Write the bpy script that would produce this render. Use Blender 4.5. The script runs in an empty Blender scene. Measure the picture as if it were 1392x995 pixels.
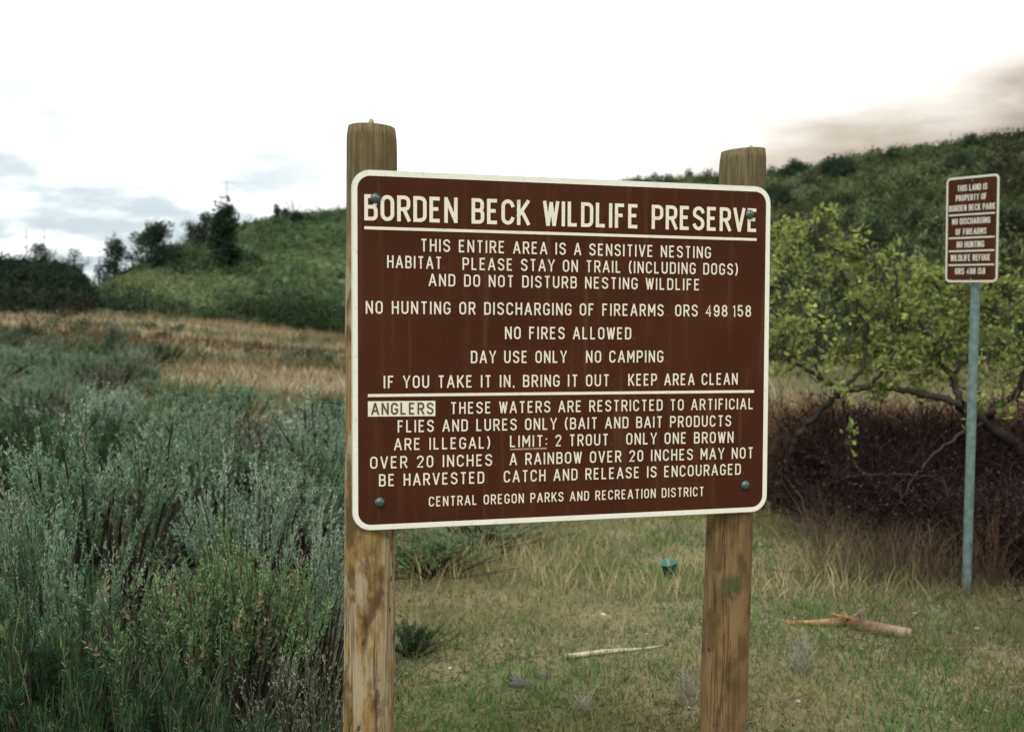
import bpy, bmesh, math, random
import numpy as np
from mathutils import Vector, Matrix, Euler

sc = bpy.context.scene
COL = sc.collection
R = math.radians

# ------------------------------------------------------------------ camera, sky, sun, exposure
CAM_H, PITCH, FPX = 1.55, R(2.18), 1353.0
cam = bpy.data.cameras.new('camera')
cam_ob = bpy.data.objects.new('camera', cam)
COL.objects.link(cam_ob)
cam_ob.location = (0, 0, CAM_H)
cam_ob.rotation_euler = (R(90) - PITCH, 0, 0)
cam.sensor_width = 36
cam.lens = 35
cam.clip_start, cam.clip_end = 0.05, 5000
cam.dof.use_dof = True
cam.dof.focus_distance = 2.75
cam.dof.aperture_fstop = 4.0
sc.camera = cam_ob

SUN_EL, SUN_AZ = R(52), R(200)          # azimuth clockwise from +Y (the view direction)
world = bpy.data.worlds.new('World')
sc.world = world
world.use_nodes = True
nt = world.node_tree
nt.nodes.clear()


def N(tree, typ, **kw):
    n = tree.nodes.new(typ)
    for k, v in kw.items():
        if k in ('operation', 'blend_type', 'data_type', 'sky_type', 'noise_dimensions', 'attribute_name', 'interpolation_type', 'feature', 'vector_type'):
            setattr(n, k, v)
        else:
            n.inputs[k].default_value = v
    return n


def math_node(tree, op, a, b=None, clamp=False):
    n = tree.nodes.new('ShaderNodeMath')
    n.operation = op
    n.use_clamp = clamp
    for i, v in enumerate((a, b)):
        if v is None:
            continue
        if isinstance(v, (int, float)):
            n.inputs[i].default_value = v
        else:
            tree.links.new(v, n.inputs[i])
    return n.outputs[0]


def sstep(tree, lo, hi, v):
    n = tree.nodes.new('ShaderNodeMapRange')
    n.interpolation_type = 'SMOOTHSTEP'
    n.inputs['From Min'].default_value = lo
    n.inputs['From Max'].default_value = hi
    tree.links.new(v, n.inputs['Value'])
    return n.outputs['Result']


def mixc(tree, fac, a, b, mode='MIX'):
    n = tree.nodes.new('ShaderNodeMix')
    n.data_type = 'RGBA'
    n.blend_type = mode
    for sock, v in ((n.inputs[0], fac), (n.inputs[6], a), (n.inputs[7], b)):
        if isinstance(v, (int, float)):
            sock.default_value = v
        elif isinstance(v, tuple):
            sock.default_value = (*v, 1) if len(v) == 3 else v
        else:
            tree.links.new(v, sock)
    return n.outputs[2]


sky = nt.nodes.new('ShaderNodeTexSky')
sky.sky_type = 'NISHITA'
sky.sun_disc = False
sky.sun_elevation = SUN_EL
sky.sun_rotation = SUN_AZ
bg_sky = nt.nodes.new('ShaderNodeBackground')
bg_sky.inputs['Strength'].default_value = 0.1
nt.links.new(sky.outputs[0], bg_sky.inputs['Color'])
# overcast layer: bright cloud with thinner grey-blue and brownish banks
tc = nt.nodes.new('ShaderNodeTexCoord')
sep = nt.nodes.new('ShaderNodeSeparateXYZ')
nt.links.new(tc.outputs['Generated'], sep.inputs[0])
az = math_node(nt, 'ARCTAN2', sep.outputs[0], sep.outputs[1])
el = math_node(nt, 'ARCSINE', sep.outputs[2])
den = math_node(nt, 'ADD', math_node(nt, 'MAXIMUM', sep.outputs[2], 0.0), 0.18)
comb = nt.nodes.new('ShaderNodeCombineXYZ')
nt.links.new(math_node(nt, 'DIVIDE', sep.outputs[0], den), comb.inputs[0])
nt.links.new(math_node(nt, 'DIVIDE', sep.outputs[1], den), comb.inputs[1])
nz = N(nt, 'ShaderNodeTexNoise', Scale=1.9, Detail=6.0, Roughness=0.55)
nt.links.new(comb.outputs[0], nz.inputs['Vector'])
nz2 = N(nt, 'ShaderNodeTexNoise', Scale=0.8, Detail=4.0, Roughness=0.5)
nt.links.new(comb.outputs[0], nz2.inputs['Vector'])
n_val = nz.outputs[0]
n_big = nz2.outputs[0]
left_low = math_node(nt, 'MULTIPLY', sstep(nt, 0.0, -0.30, az), sstep(nt, 0.42, 0.08, el))
grey_fac = math_node(nt, 'MULTIPLY', sstep(nt, 0.38, 0.60, n_val), left_low)
cloud = mixc(nt, grey_fac, (1.22, 1.22, 1.2), (0.53, 0.61, 0.64))
el_n = math_node(nt, 'ADD', el, math_node(nt, 'ADD', math_node(nt, 'MULTIPLY', math_node(nt, 'SUBTRACT', n_big, 0.5), 0.14), math_node(nt, 'MULTIPLY', math_node(nt, 'SUBTRACT', n_val, 0.5), 0.13)))
el_r = math_node(nt, 'SUBTRACT', el_n, math_node(nt, 'MULTIPLY', math_node(nt, 'MINIMUM', az, 0.5), 0.20))
cream = math_node(nt, 'MULTIPLY', sstep(nt, -0.02, 0.26, az), sstep(nt, 0.19, 0.075, el_r))
cloud = mixc(nt, cream, cloud, (0.54, 0.455, 0.35))
brown = math_node(nt, 'MULTIPLY', sstep(nt, 0.20, 0.46, az), sstep(nt, 0.125, 0.05, el_r))
cloud = mixc(nt, brown, cloud, (0.20, 0.158, 0.118))
bg_cl = nt.nodes.new('ShaderNodeBackground')
nt.links.new(cloud, bg_cl.inputs['Color'])
bg_cl.inputs['Strength'].default_value = 1.0
mixs = nt.nodes.new('ShaderNodeMixShader')
mixs.inputs[0].default_value = 0.94
nt.links.new(bg_sky.outputs[0], mixs.inputs[1])
nt.links.new(bg_cl.outputs[0], mixs.inputs[2])
wout = nt.nodes.new('ShaderNodeOutputWorld')
nt.links.new(mixs.outputs[0], wout.inputs['Surface'])

sun = bpy.data.lights.new('sun', 'SUN')
sun.energy = 1.5
sun.angle = R(14)
sun.color = (1.0, 0.96, 0.88)
sun_ob = bpy.data.objects.new('sun', sun)
COL.objects.link(sun_ob)
sd = Vector((math.sin(SUN_AZ) * math.cos(SUN_EL), math.cos(SUN_AZ) * math.cos(SUN_EL), math.sin(SUN_EL)))
sun_ob.rotation_euler = (-sd).to_track_quat('-Z', 'Y').to_euler()
sun_ob.location = sd * 50

sc.view_settings.view_transform = 'Standard'
sc.view_settings.look = 'None'
sc.view_settings.gamma = 1
sc.view_settings.exposure = 0.33
sc.render.engine = 'CYCLES'
sc.cycles.use_denoising = True
sc.cycles.max_bounces = 6
sc.cycles.diffuse_bounces = 3
sc.cycles.transmission_bounces = 3

# ------------------------------------------------------------------ helpers
FW = np.array([0, math.cos(PITCH), -math.sin(PITCH)])
UP = np.array([0, math.sin(PITCH), math.cos(PITCH)])


def at(px, py, Y):
    """a point of the place, given where the photograph shows it and how far off it stands"""
    d = FW + np.array([1.0, 0, 0]) * ((px - 696) / FPX) + UP * ((497.5 - py) / FPX)
    return np.array([0, 0, CAM_H]) + d * (Y / d[1])


def ss(a, b, x):
    t = np.clip((np.asarray(x, float) - a) / (b - a), 0, 1)
    return t * t * (3 - 2 * t)


_rng0 = np.random.default_rng(5)
_tab = _rng0.random((256, 256))


def vnoise(x, y):
    x = np.asarray(x, float); y = np.asarray(y, float)
    xi = np.floor(x).astype(int); yi = np.floor(y).astype(int)
    fx = x - xi; fy = y - yi
    fx = fx * fx * (3 - 2 * fx); fy = fy * fy * (3 - 2 * fy)
    a = _tab[xi % 256, yi % 256]; b = _tab[(xi + 1) % 256, yi % 256]
    c = _tab[xi % 256, (yi + 1) % 256]; d = _tab[(xi + 1) % 256, (yi + 1) % 256]
    return (a * (1 - fx) + b * fx) * (1 - fy) + (c * (1 - fx) + d * fx) * fy


def fbm(x, y, o=4):
    s = 0; a = 0.5; t = 0
    for i in range(o):
        s = s + a * vnoise(x * 2 ** i + 17.3 * i, y * 2 ** i + 9.1 * i); t += a; a *= 0.5
    return s / t


def ground_z(x, y):
    x = np.asarray(x, float); y = np.asarray(y, float)
    A = np.interp(x, [-90, -60, -29, -22, -15, -8, 0, 7], [1.2, 1.3, 1.5, 2.15, 1.75, 0.98, 0.42, 0.0])
    z = A * ss(10, 52, y)
    z = z + 0.55 * (fbm(x * .11 + 20, y * .16 + 11, 3) - .5) * ss(20, 38, y) * ss(300, 120, y)
    near = ss(400, 60, np.hypot(x, y))
    z = z + near * 0.10 * (fbm(x * 0.5 + 40, y * 0.5 + 40, 3) - 0.5) + 0.035 * near * (fbm(x * 2.3, y * 2.3, 2) - 0.5)
    return z


def mesh_from(name, verts, faces_flat, face_sizes, mat, col=None, smooth=False):
    me = bpy.data.meshes.new(name)
    verts = np.asarray(verts, np.float32)
    ff = np.asarray(faces_flat, np.int32).ravel(); fs = np.asarray(face_sizes, np.int32)
    me.vertices.add(len(verts)); me.vertices.foreach_set('co', verts.ravel())
    me.loops.add(len(ff)); me.loops.foreach_set('vertex_index', ff)
    me.polygons.add(len(fs))
    st = np.concatenate([[0], np.cumsum(fs)[:-1]]).astype(np.int32)
    me.polygons.foreach_set('loop_start', st)
    me.update(calc_edges=True)
    if smooth:
        me.polygons.foreach_set('use_smooth', np.ones(len(fs), bool))
    if col is not None:
        ca = me.color_attributes.new('tint', 'FLOAT_COLOR', 'POINT')
        c4 = np.ones((len(verts), 4), np.float32); c4[:, :3] = col
        ca.data.foreach_set('color', c4.ravel())
    me.materials.append(mat)
    me.validate()
    return me


def link(name, me, parent=None):
    o = bpy.data.objects.new(name, me)
    COL.objects.link(o)
    if parent is not None:
        o.parent = parent
    return o


class Buf:
    """vertices, faces and a colour per vertex; becomes ONE mesh"""
    def __init__(s):
        s.v = []; s.f = []; s.fs = []; s.c = []; s.n = 0

    def add(s, v, f, c):
        v = np.asarray(v, np.float32).reshape(-1, 3); f = np.asarray(f, np.int64)
        s.v.append(v); s.f.append((f + s.n).ravel()); s.fs.append(np.full(len(f), f.shape[1]))
        c = np.asarray(c, np.float32)
        if c.ndim == 1:
            c = np.tile(c, (len(v), 1))
        s.c.append(c); s.n += len(v)

    def diamonds(s, base, d, ln, wd, side, c, fat=0.45):
        """leaf-sized faces: base, two shoulders, tip"""
        n = len(base); ln = np.broadcast_to(ln, n)[:, None]; wd = np.broadcast_to(wd, n)[:, None]
        mid = base + d * ln * fat
        v = np.stack([base, mid - side * wd / 2, base + d * ln, mid + side * wd / 2], 1)
        f = np.arange(n * 4).reshape(n, 4)
        s.add(v, f, np.repeat(c, 4, 0))

    def blades(s, base, d, ln, wd, side, bend, c):
        """grass blades: a wide foot, a waist and a thin bent tip"""
        n = len(base); ln = np.broadcast_to(ln, n)[:, None]; wd = np.broadcast_to(wd, n)[:, None]
        m = base + d * ln * 0.55 + bend * ln * 0.12
        t = base + d * ln * 0.95 + bend * ln * 0.45
        v = np.stack([base - side * wd / 2, base + side * wd / 2, m + side * wd * .4, m - side * wd * .4,
                      t + side * wd * .06, t - side * wd * .06], 1)
        i = np.arange(n)[:, None] * 6
        f = np.concatenate([i + np.array([[0, 1, 2, 3]]), i + np.array([[3, 2, 4, 5]])], 0)
        s.add(v, f, np.repeat(c, 6, 0))

    def tubes(s, paths, rad, c, sides=4):
        """paths (n,k,3), rad (n,k): tapered stems"""
        n, k, _ = paths.shape
        t = np.gradient(paths, axis=1)
        t /= np.linalg.norm(t, axis=2, keepdims=True) + 1e-9
        ref = np.where(np.abs(t[..., 2:3]) > 0.9, np.array([1., 0, 0]), np.array([0, 0, 1.]))
        a = np.cross(t, ref); a /= np.linalg.norm(a, axis=2, keepdims=True) + 1e-9
        b = np.cross(t, a)
        ang = np.arange(sides) * 2 * np.pi / sides
        v = paths[:, :, None, :] + rad[:, :, None, None] * (a[:, :, None, :] * np.cos(ang)[:, None] + b[:, :, None, :] * np.sin(ang)[:, None])
        idx = np.arange(n * k * sides).reshape(n, k, sides)
        q = np.stack([idx[:, :-1], np.roll(idx, -1, 2)[:, :-1], np.roll(idx, -1, 2)[:, 1:], idx[:, 1:]], -1).reshape(-1, 4)
        c = np.asarray(c, np.float32)
        if c.ndim == 2:
            c = np.repeat(c, k * sides, 0)
        s.add(v.reshape(-1, 3), q, c)

    def build(s, name, mat, smooth=False):
        return mesh_from(name, np.concatenate(s.v), np.concatenate(s.f), np.concatenate(s.fs), mat, np.concatenate(s.c), smooth)


def unit(v):
    return v / (np.linalg.norm(v, axis=-1, keepdims=True) + 1e-9)


def rand_dirs(rng, n):
    return unit(rng.normal(size=(n, 3)))


def perp(d, rng):
    return unit(np.cross(d, rand_dirs(rng, len(d))))


def cmix(a, b, t):
    t = np.asarray(t)[:, None]
    return np.asarray(a) * (1 - t) + np.asarray(b) * t


def tag(o, label, cat, group=None, kind=None):
    if label: o['label'] = label
    if cat: o['category'] = cat
    if group: o['group'] = group
    if kind: o['kind'] = kind
    return o


def empty(name, loc):
    o = bpy.data.objects.new(name, None)
    o.empty_display_size = 0.1
    COL.objects.link(o)
    o.location = loc
    return o


def copy_tree(o):
    c = o.copy(); COL.objects.link(c)
    for ch in list(o.children):
        d = ch.copy(); COL.objects.link(d); d.parent = c
        for g in list(ch.children):
            e = g.copy(); COL.objects.link(e); e.parent = d
    return c


# ------------------------------------------------------------------ materials
def new_mat(name):
    m = bpy.data.materials.new(name); m.use_nodes = True
    t = m.node_tree
    return m, t, t.nodes['Principled BSDF']


def leaf_mat(name, trans=0.3, rough=0.7, vary=0.25, scale=9.0):
    m = bpy.data.materials.new(name); m.use_nodes = True
    t = m.node_tree; t.nodes.clear()
    at_ = N(t, 'ShaderNodeAttribute', attribute_name='tint')
    nz = N(t, 'ShaderNodeTexNoise', Scale=scale, Detail=2.0)
    tc = t.nodes.new('ShaderNodeTexCoord')
    t.links.new(tc.outputs['Object'], nz.inputs['Vector'])
    mr = t.nodes.new('ShaderNodeMapRange')
    mr.inputs['To Min'].default_value = 1 - vary; mr.inputs['To Max'].default_value = 1 + vary
    t.links.new(nz.outputs[0], mr.inputs['Value'])
    hs = t.nodes.new('ShaderNodeHueSaturation')
    t.links.new(at_.outputs['Color'], hs.inputs['Color']); t.links.new(mr.outputs[0], hs.inputs['Value'])
    d = t.nodes.new('ShaderNodeBsdfDiffuse')
    t.links.new(hs.outputs[0], d.inputs['Color'])
    out = t.nodes.new('ShaderNodeOutputMaterial')
    if trans > 0:
        tr = t.nodes.new('ShaderNodeBsdfTranslucent')
        t.links.new(hs.outputs[0], tr.inputs['Color'])
        mx = t.nodes.new('ShaderNodeMixShader'); mx.inputs[0].default_value = trans
        t.links.new(d.outputs[0], mx.inputs[1]); t.links.new(tr.outputs[0], mx.inputs[2])
        t.links.new(mx.outputs[0], out.inputs['Surface'])
    else:
        t.links.new(d.outputs[0], out.inputs['Surface'])
    return m


M_LEAF = leaf_mat('foliage', 0.28)
M_SAGE = leaf_mat('sage_leaf', 0.28, vary=.2, scale=6)
M_GRASS = leaf_mat('grass_blades', 0.2, vary=0.15, scale=2.5)
M_BARK = leaf_mat('bark', 0.0, vary=0.35, scale=30)
M_SCRUB = leaf_mat('scrub', 0.1, vary=0.2, scale=0.4)


def ground_material():
    m, t, b = new_mat('ground_soil')
    tc = t.nodes.new('ShaderNodeTexCoord')
    P = tc.outputs['Object']
    def noise(scale, det=5, vec=P):
        n = N(t, 'ShaderNodeTexNoise', Scale=scale, Detail=det, Roughness=0.6)
        t.links.new(vec, n.inputs['Vector']); return n.outputs[0]
    big, mid, fine = noise(0.45), noise(2.2), noise(26, 6)
    c = mixc(t, sstep(t, .35, .65, mid), (0.17, 0.145, 0.08), (0.23, 0.195, 0.105))
    c = mixc(t, sstep(t, .48, .62, big), c, (0.09, 0.13, 0.045))
    c = mixc(t, sstep(t, .52, .72, fine), c, (0.06, 0.048, 0.032))
    # stretched bands of straw and dark red-brown stubble across the far meadow
    mp = t.nodes.new('ShaderNodeMapping'); mp.inputs['Scale'].default_value = (0.06, 0.42, 1)
    t.links.new(P, mp.inputs['Vector'])
    band = noise(1.0, 4, mp.outputs[0])
    far = mixc(t, sstep(t, .42, .58, band), (0.12, 0.09, 0.055), (0.27, 0.225, 0.13))
    sp = t.nodes.new('ShaderNodeSeparateXYZ'); t.links.new(P, sp.inputs[0])
    c = mixc(t, sstep(t, 15, 22, sp.outputs[1]), c, far)
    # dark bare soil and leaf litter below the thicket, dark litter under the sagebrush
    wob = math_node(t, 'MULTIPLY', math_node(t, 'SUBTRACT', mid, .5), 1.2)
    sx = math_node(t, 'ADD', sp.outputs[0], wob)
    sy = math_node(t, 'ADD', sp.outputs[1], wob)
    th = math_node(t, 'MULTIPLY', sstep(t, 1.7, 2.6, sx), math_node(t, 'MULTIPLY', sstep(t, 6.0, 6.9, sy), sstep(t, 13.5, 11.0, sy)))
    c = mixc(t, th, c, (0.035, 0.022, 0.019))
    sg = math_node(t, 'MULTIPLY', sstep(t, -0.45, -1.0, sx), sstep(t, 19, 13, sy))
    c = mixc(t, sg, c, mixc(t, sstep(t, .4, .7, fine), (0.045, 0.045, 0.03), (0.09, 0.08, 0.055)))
    t.links.new(c, b.inputs['Base Color'])
    b.inputs['Roughness'].default_value = 0.95
    b.inputs['Specular IOR Level'].default_value = 0.1
    bp = N(t, 'ShaderNodeBump', Strength=0.6, Distance=0.03)
    t.links.new(fine, bp.inputs['Height']); t.links.new(bp.outputs[0], b.inputs['Normal'])
    return m


def hill_material(name, c1, c2, c3, s=1.0):
    m, t, b = new_mat(name)
    tc = t.nodes.new('ShaderNodeTexCoord')
    def noise(scale, det=5):
        n = N(t, 'ShaderNodeTexNoise', Scale=scale * s, Detail=det, Roughness=0.6)
        t.links.new(tc.outputs['Object'], n.inputs['Vector']); return n.outputs[0]
    c = mixc(t, sstep(t, .38, .62, noise(0.12)), c1, c2)
    c = mixc(t, sstep(t, .5, .68, noise(0.5)), c, c3)
    c = mixc(t, math_node(t, 'MULTIPLY', sstep(t, .5, .75, noise(2.5)), 0.6), c, c1)
    t.links.new(c, b.inputs['Base Color'])
    b.inputs['Roughness'].default_value = 1; b.inputs['Specular IOR Level'].default_value = 0.05
    return m


# ------------------------------------------------------------------ ground
def axis(lo, hi, fine_lo, fine_hi, fine, growth=1.18):
    xs = list(np.arange(fine_lo, fine_hi + fine, fine))
    s = fine; x = fine_hi
    while x < hi:
        s *= growth; x += s; xs.append(x)
    s = fine; x = fine_lo
    while x > lo:
        s *= growth; x -= s; xs.insert(0, x)
    return np.array(xs)


gx = axis(-1500, 1500, -6, 7, 0.16)
gy = axis(-600, 2500, 0, 15, 0.16)
X, Y = np.meshgrid(gx, gy)
V = np.stack([X, Y, ground_z(X, Y)], -1).reshape(-1, 3)
nx = len(gx); ii = np.arange(len(gy) - 1)[:, None] * nx + np.arange(nx - 1)[None]
F = np.stack([ii, ii + 1, ii + nx + 1, ii + nx], -1).reshape(-1, 4)
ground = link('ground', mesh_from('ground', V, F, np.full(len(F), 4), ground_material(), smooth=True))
ground['kind'] = 'structure'


# ------------------------------------------------------------------ hills
class Hill:
    def __init__(s, name, base, ridge, mat, nu=220, nv=70, bump=0.5, power=0.8, drop=30, lower=6):
        pxs = np.linspace(ridge[0][0], ridge[-1][0], nu)
        rp = np.array(ridge, float)
        bp = np.array(base, float)
        ry = np.interp(pxs, rp[:, 0], rp[:, 1]); rD = np.interp(pxs, rp[:, 0], rp[:, 2]); bD = np.interp(pxs, bp[:, 0], bp[:, 1])
        k = np.ones(7) / 7
        sm = lambda a: np.convolve(np.pad(a, 3, mode='edge'), k, 'valid')
        ry, rD, bD = sm(ry), sm(rD), sm(bD)
        ry = ry + lower
        rid = np.array([at(a, b, d) for a, b, d in zip(pxs, ry, rD)])
        bD = bD * (1 + .16 * (fbm(pxs * .012 + 5, pxs * 0 + 3.3, 3) - .5))
        bas = np.array([at(a, 446, d) for a, d in zip(pxs, bD)])
        bas[:, 2] = ground_z(bas[:, 0], bas[:, 1]) - 0.4
        v = np.linspace(0, 1.6, nv)
        up = np.clip(v, 0, 1)
        xy = bas[:, None, :2] + (rid - bas)[:, None, :2] * v[None, :, None]
        prof = np.sin(up * np.pi / 2) ** power
        dist = np.linalg.norm(xy, axis=2)          # the slope steepens steadily: no shoulder stands higher than the crest
        eb = (bas[:, 2] - CAM_H) / np.linalg.norm(bas[:, :2], axis=1); er = (rid[:, 2] - CAM_H) / np.linalg.norm(rid[:, :2], axis=1)
        z = CAM_H + np.minimum(dist, np.linalg.norm(rid[:, :2], axis=1)[:, None]) * (eb[:, None] + (er - eb)[:, None] * prof[None])
        back = np.clip(v - 1, 0, None)
        z -= drop * (back ** 1.6)[None]
        amp = bump * np.clip(v * 3, 0, 1)[None] * np.where(v > 1, 1, 1)[None]
        z += amp * 2 * (fbm(xy[..., 0] * 0.13 + 50, xy[..., 1] * 0.13 + 50, 4) - 0.5)
        s.P = np.concatenate([xy, z[..., None]], -1); s.nu, s.nv, s.v = nu, nv, v; s.px = pxs
        idx = np.arange(nu * nv).reshape(nu, nv)
        f = np.stack([idx[:-1, :-1], idx[1:, :-1], idx[1:, 1:], idx[:-1, 1:]], -1).reshape(-1, 4)
        s.ob = link(name, mesh_from(name, s.P.reshape(-1, 3), f, np.full(len(f), 4), mat, smooth=True))
        s.ob['kind'] = 'structure'

    def foot(s, px, py):
        """the point of the slope seen at (px, py), or its crest when that is lower"""
        P = s.P; d = P - np.array([0, 0, CAM_H]); dep = d @ FW
        X = 696 + FPX * d[..., 0] / dep; Yp = 497.5 - FPX * (d @ UP) / dep
        k = int(np.argmax(s.v >= 1.0))
        i = int(np.argmin(np.abs(X[:, k] - px)))
        for _ in range(4):
            j = int(np.argmin(np.where(s.v <= 1.06, np.abs(Yp[i] - py), 1e9)))
            i = int(np.argmin(np.abs(X[:, j] - px)))
        return P[i, j]

    def sample(s, u, v):
        """u 0..1 along, v in profile units"""
        a = np.clip(u, 0, .9999) * (s.nu - 1); b = np.clip(v / s.v[-1], 0, .9999) * (s.nv - 1)
        i = a.astype(int); j = b.astype(int); fa = (a - i)[:, None]; fb = (b - j)[:, None]
        P = s.P
        return (P[i, j] * (1 - fa) + P[i + 1, j] * fa) * (1 - fb) + (P[i, j + 1] * (1 - fa) + P[i + 1, j + 1] * fa) * fb


def scrub(hill, name, n, size, leaves, lsize, pal, seed, u=(0, 1), v=(0.02, 1.15), thr=0.0, label=None, upright=0.4):
    rng = np.random.default_rng(seed)
    uu = rng.uniform(*u, n * 3); vv = rng.uniform(*v, n * 3)
    P = hill.sample(uu, vv)
    m = fbm(P[:, 0] * 0.16, P[:, 1] * 0.16, 3) + rng.normal(0, .08, len(P)) > thr
    P = P[m][:n]; n = len(P)
    sz = rng.uniform(*size, n) * (0.7 + 0.6 * rng.random(n))
    hue = np.clip(fbm(P[:, 0] * 0.09 + 8, P[:, 1] * 0.09, 3) * 1.6 - .3 + rng.normal(0, .22, n), 0, 1)
    pal = np.array(pal)
    k = hue * (len(pal) - 1); i0 = np.minimum(k.astype(int), len(pal) - 2); f = (k - i0)[:, None]
    cc = pal[i0] * (1 - f) + pal[i0 + 1] * f
    d = rand_dirs(rng, n * leaves); d[:, 2] = np.abs(d[:, 2])
    r = rng.random(n * leaves) ** 0.45
    szr = np.repeat(sz, leaves)
    off = d * (r * szr)[:, None] * np.array([0.6, 0.6, 0.85])
    base = np.repeat(P, leaves, 0) + off - np.array([0, 0, 0.05])
    ld = unit(d * 0.8 + rand_dirs(rng, len(d)) * 0.8 + np.array([0, 0, upright]))
    col = np.repeat(cc, leaves, 0) * rng.uniform(0.7, 1.3, (n * leaves, 1))
    b = Buf(); b.diamonds(base, ld, rng.uniform(.7, 1.3, len(d)) * lsize * 1.3, lsize * 0.75, perp(ld, rng), col)
    o = link(name, b.build(name, M_SCRUB)); tag(o, label, 'shrub cover', kind='stuff')
    return o


def flat_brush(name, n, pxr, yr, size, leaves, lsize, pal, seed, label, thr=.5):
    rng = np.random.default_rng(seed)
    yy = rng.uniform(*yr, n * 4); xx = (rng.uniform(*pxr, n * 4) - 696) / FPX * yy
    m = fbm(xx * .11 + 70, yy * .2 + 12, 3) + rng.normal(0, .05, len(xx)) > thr
    xx, yy = xx[m][:n], yy[m][:n]; n = len(xx)
    P = np.stack([xx, yy, ground_z(xx, yy)], 1); sz = rng.uniform(*size, n); pal = np.array(pal)
    cc = pal[rng.integers(0, len(pal), n)]
    d = rand_dirs(rng, n * leaves); d[:, 2] = np.abs(d[:, 2])
    base = np.repeat(P, leaves, 0) + d * (rng.random(n * leaves) ** .45 * np.repeat(sz, leaves))[:, None] * np.array([.8, .8, .8])
    ld = unit(d * .6 + rand_dirs(rng, len(d)) * .7 + np.array([0, 0, .8]))
    b = Buf(); b.diamonds(base, ld, rng.uniform(.8, 1.5, len(d)) * lsize, lsize * .5, perp(ld, rng), np.repeat(cc, leaves, 0) * rng.uniform(.7, 1.3, (n * leaves, 1)))
    o = link(name, b.build(name, M_SCRUB)); tag(o, label, 'shrub cover', kind='stuff')


hillA = Hill('hill', [(20, 51), (110, 54), (300, 53), (470, 51), (640, 52), (860, 70)],
             [(20, 470, 58), (70, 428, 60), (110, 402, 64), (140, 384, 66), (190, 360, 71), (240, 337, 76), (300, 317, 81), (335, 304, 84),
              (400, 291, 90), (470, 281, 96), (560, 270, 104), (650, 272, 110), (760, 320, 116), (860, 420, 118)],
             hill_material('hill_grass', (0.085, 0.13, 0.06), (0.065, 0.105, 0.05), (0.14, 0.155, 0.08)), bump=0.3, power=0.95, drop=22)
hillB = Hill('hill', [(480, 130), (700, 110), (900, 60), (1000, 38), (1400, 34), (2300, 32)],
             [(480, 330, 210), (650, 285, 196), (760, 252, 184), (865, 246, 170), (970, 244, 160), (1045, 238, 150), (1120, 226, 140), (1200, 213, 132),
              (1290, 201, 125), (1392, 188, 118), (1500, 172, 112), (1650, 160, 105), (2300, 200, 95)],
             hill_material('far_hill_scrub', (0.050, 0.065, 0.034), (0.038, 0.052, 0.028), (0.085, 0.08, 0.048), 0.6), nu=260, bump=0.8, power=0.9, drop=50, lower=4)
hillC = Hill('hill', [(-1400, 40), (-300, 44), (0, 46), (160, 50)],
             [(-1400, 250, 66), (-700, 310, 66), (-300, 335, 64), (0, 351, 62), (40, 356, 62), (85, 361, 62), (108, 368, 62), (124, 382, 62), (136, 410, 60), (146, 445, 58), (160, 480, 56)],
             hill_material('dark_hill_scrub', (0.022, 0.032, 0.020), (0.026, 0.034, 0.020), (0.035, 0.04, 0.024)), nu=240, bump=0.4, power=0.7, drop=14, lower=10)

scrub(hillA, 'hillside_scrub', 4000, (0.35, 1.0), 44, 0.11,
      [(0.022, 0.048, 0.026), (0.075, 0.12, 0.06), (0.14, 0.175, 0.10), (0.02, 0.042, 0.024), (0.10, 0.14, 0.075), (0.025, 0.05, 0.028)], 11, u=(0, 1), thr=0.46,
      label='low green and grey scrub mottling the grassy hillside left of the sign')
scrub(hillA, 'bunch_grass', 13500, (0.15, 0.35), 14, 0.12,
      [(0.125, 0.19, 0.075), (0.10, 0.16, 0.065), (0.19, 0.22, 0.11)], 12, u=(0, 1), thr=0.0, upright=1.4,
      label='short green bunch grass over the hillside left of the sign')
scrub(hillB, 'hillside_scrub', 7200, (0.6, 1.9), 56, 0.17,
      [(0.014, 0.028, 0.014), (0.036, 0.06, 0.027), (0.11, 0.135, 0.06), (0.017, 0.031, 0.016), (0.085, 0.09, 0.045), (0.015, 0.029, 0.014), (0.07, 0.092, 0.04)], 13, u=(0, 0.95), thr=0.44,
      label='dark green brush covering the tall hill behind the leafy trees on the right')
scrub(hillA, 'hill_foot_brush', 620, (0.5, 1.3), 90, 0.12,
      [(0.025, 0.04, 0.02), (0.06, 0.085, 0.04), (0.10, 0.115, 0.065), (0.03, 0.045, 0.025)], 15, u=(0.08, 0.75), v=(0.012, 0.13), thr=0.46,
      label='dark and grey-green brush along the foot of the grassy hill at the meadow edge')
scrub(hillB, 'lower_brush', 1500, (0.5, 1.3), 80, 0.12, [(0.012, 0.022, 0.012), (0.024, 0.034, 0.018), (0.03, 0.028, 0.018)], 23, u=(0.22, 0.62), v=(.01, .45), thr=0.38,
      label='dark brush low on the tall hill directly behind the leafy trees')
scrub(hillB, 'pale_scrub', 520, (0.8, 2.0), 90, 0.16, [(0.14, 0.18, 0.08), (0.20, 0.235, 0.12), (0.10, 0.14, 0.06)], 18, u=(0.22, 0.55), v=(.05, 1.0), thr=0.5,
      label='lighter green shrubs dotted over the tall hill on the right')
scrub(hillB, 'darkening_scrub', 900, (0.9, 2.2), 70, 0.17, [(0.028, 0.024, 0.018), (0.045, 0.036, 0.026), (0.024, 0.03, 0.018)], 19, u=(0.468, 0.62), v=(.2, 1.05), thr=0.3,  # extra brush, its colour darkened to imitate the fade toward the right edge
      label='brown brush added to darken the upper right end of the tall hill')
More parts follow.
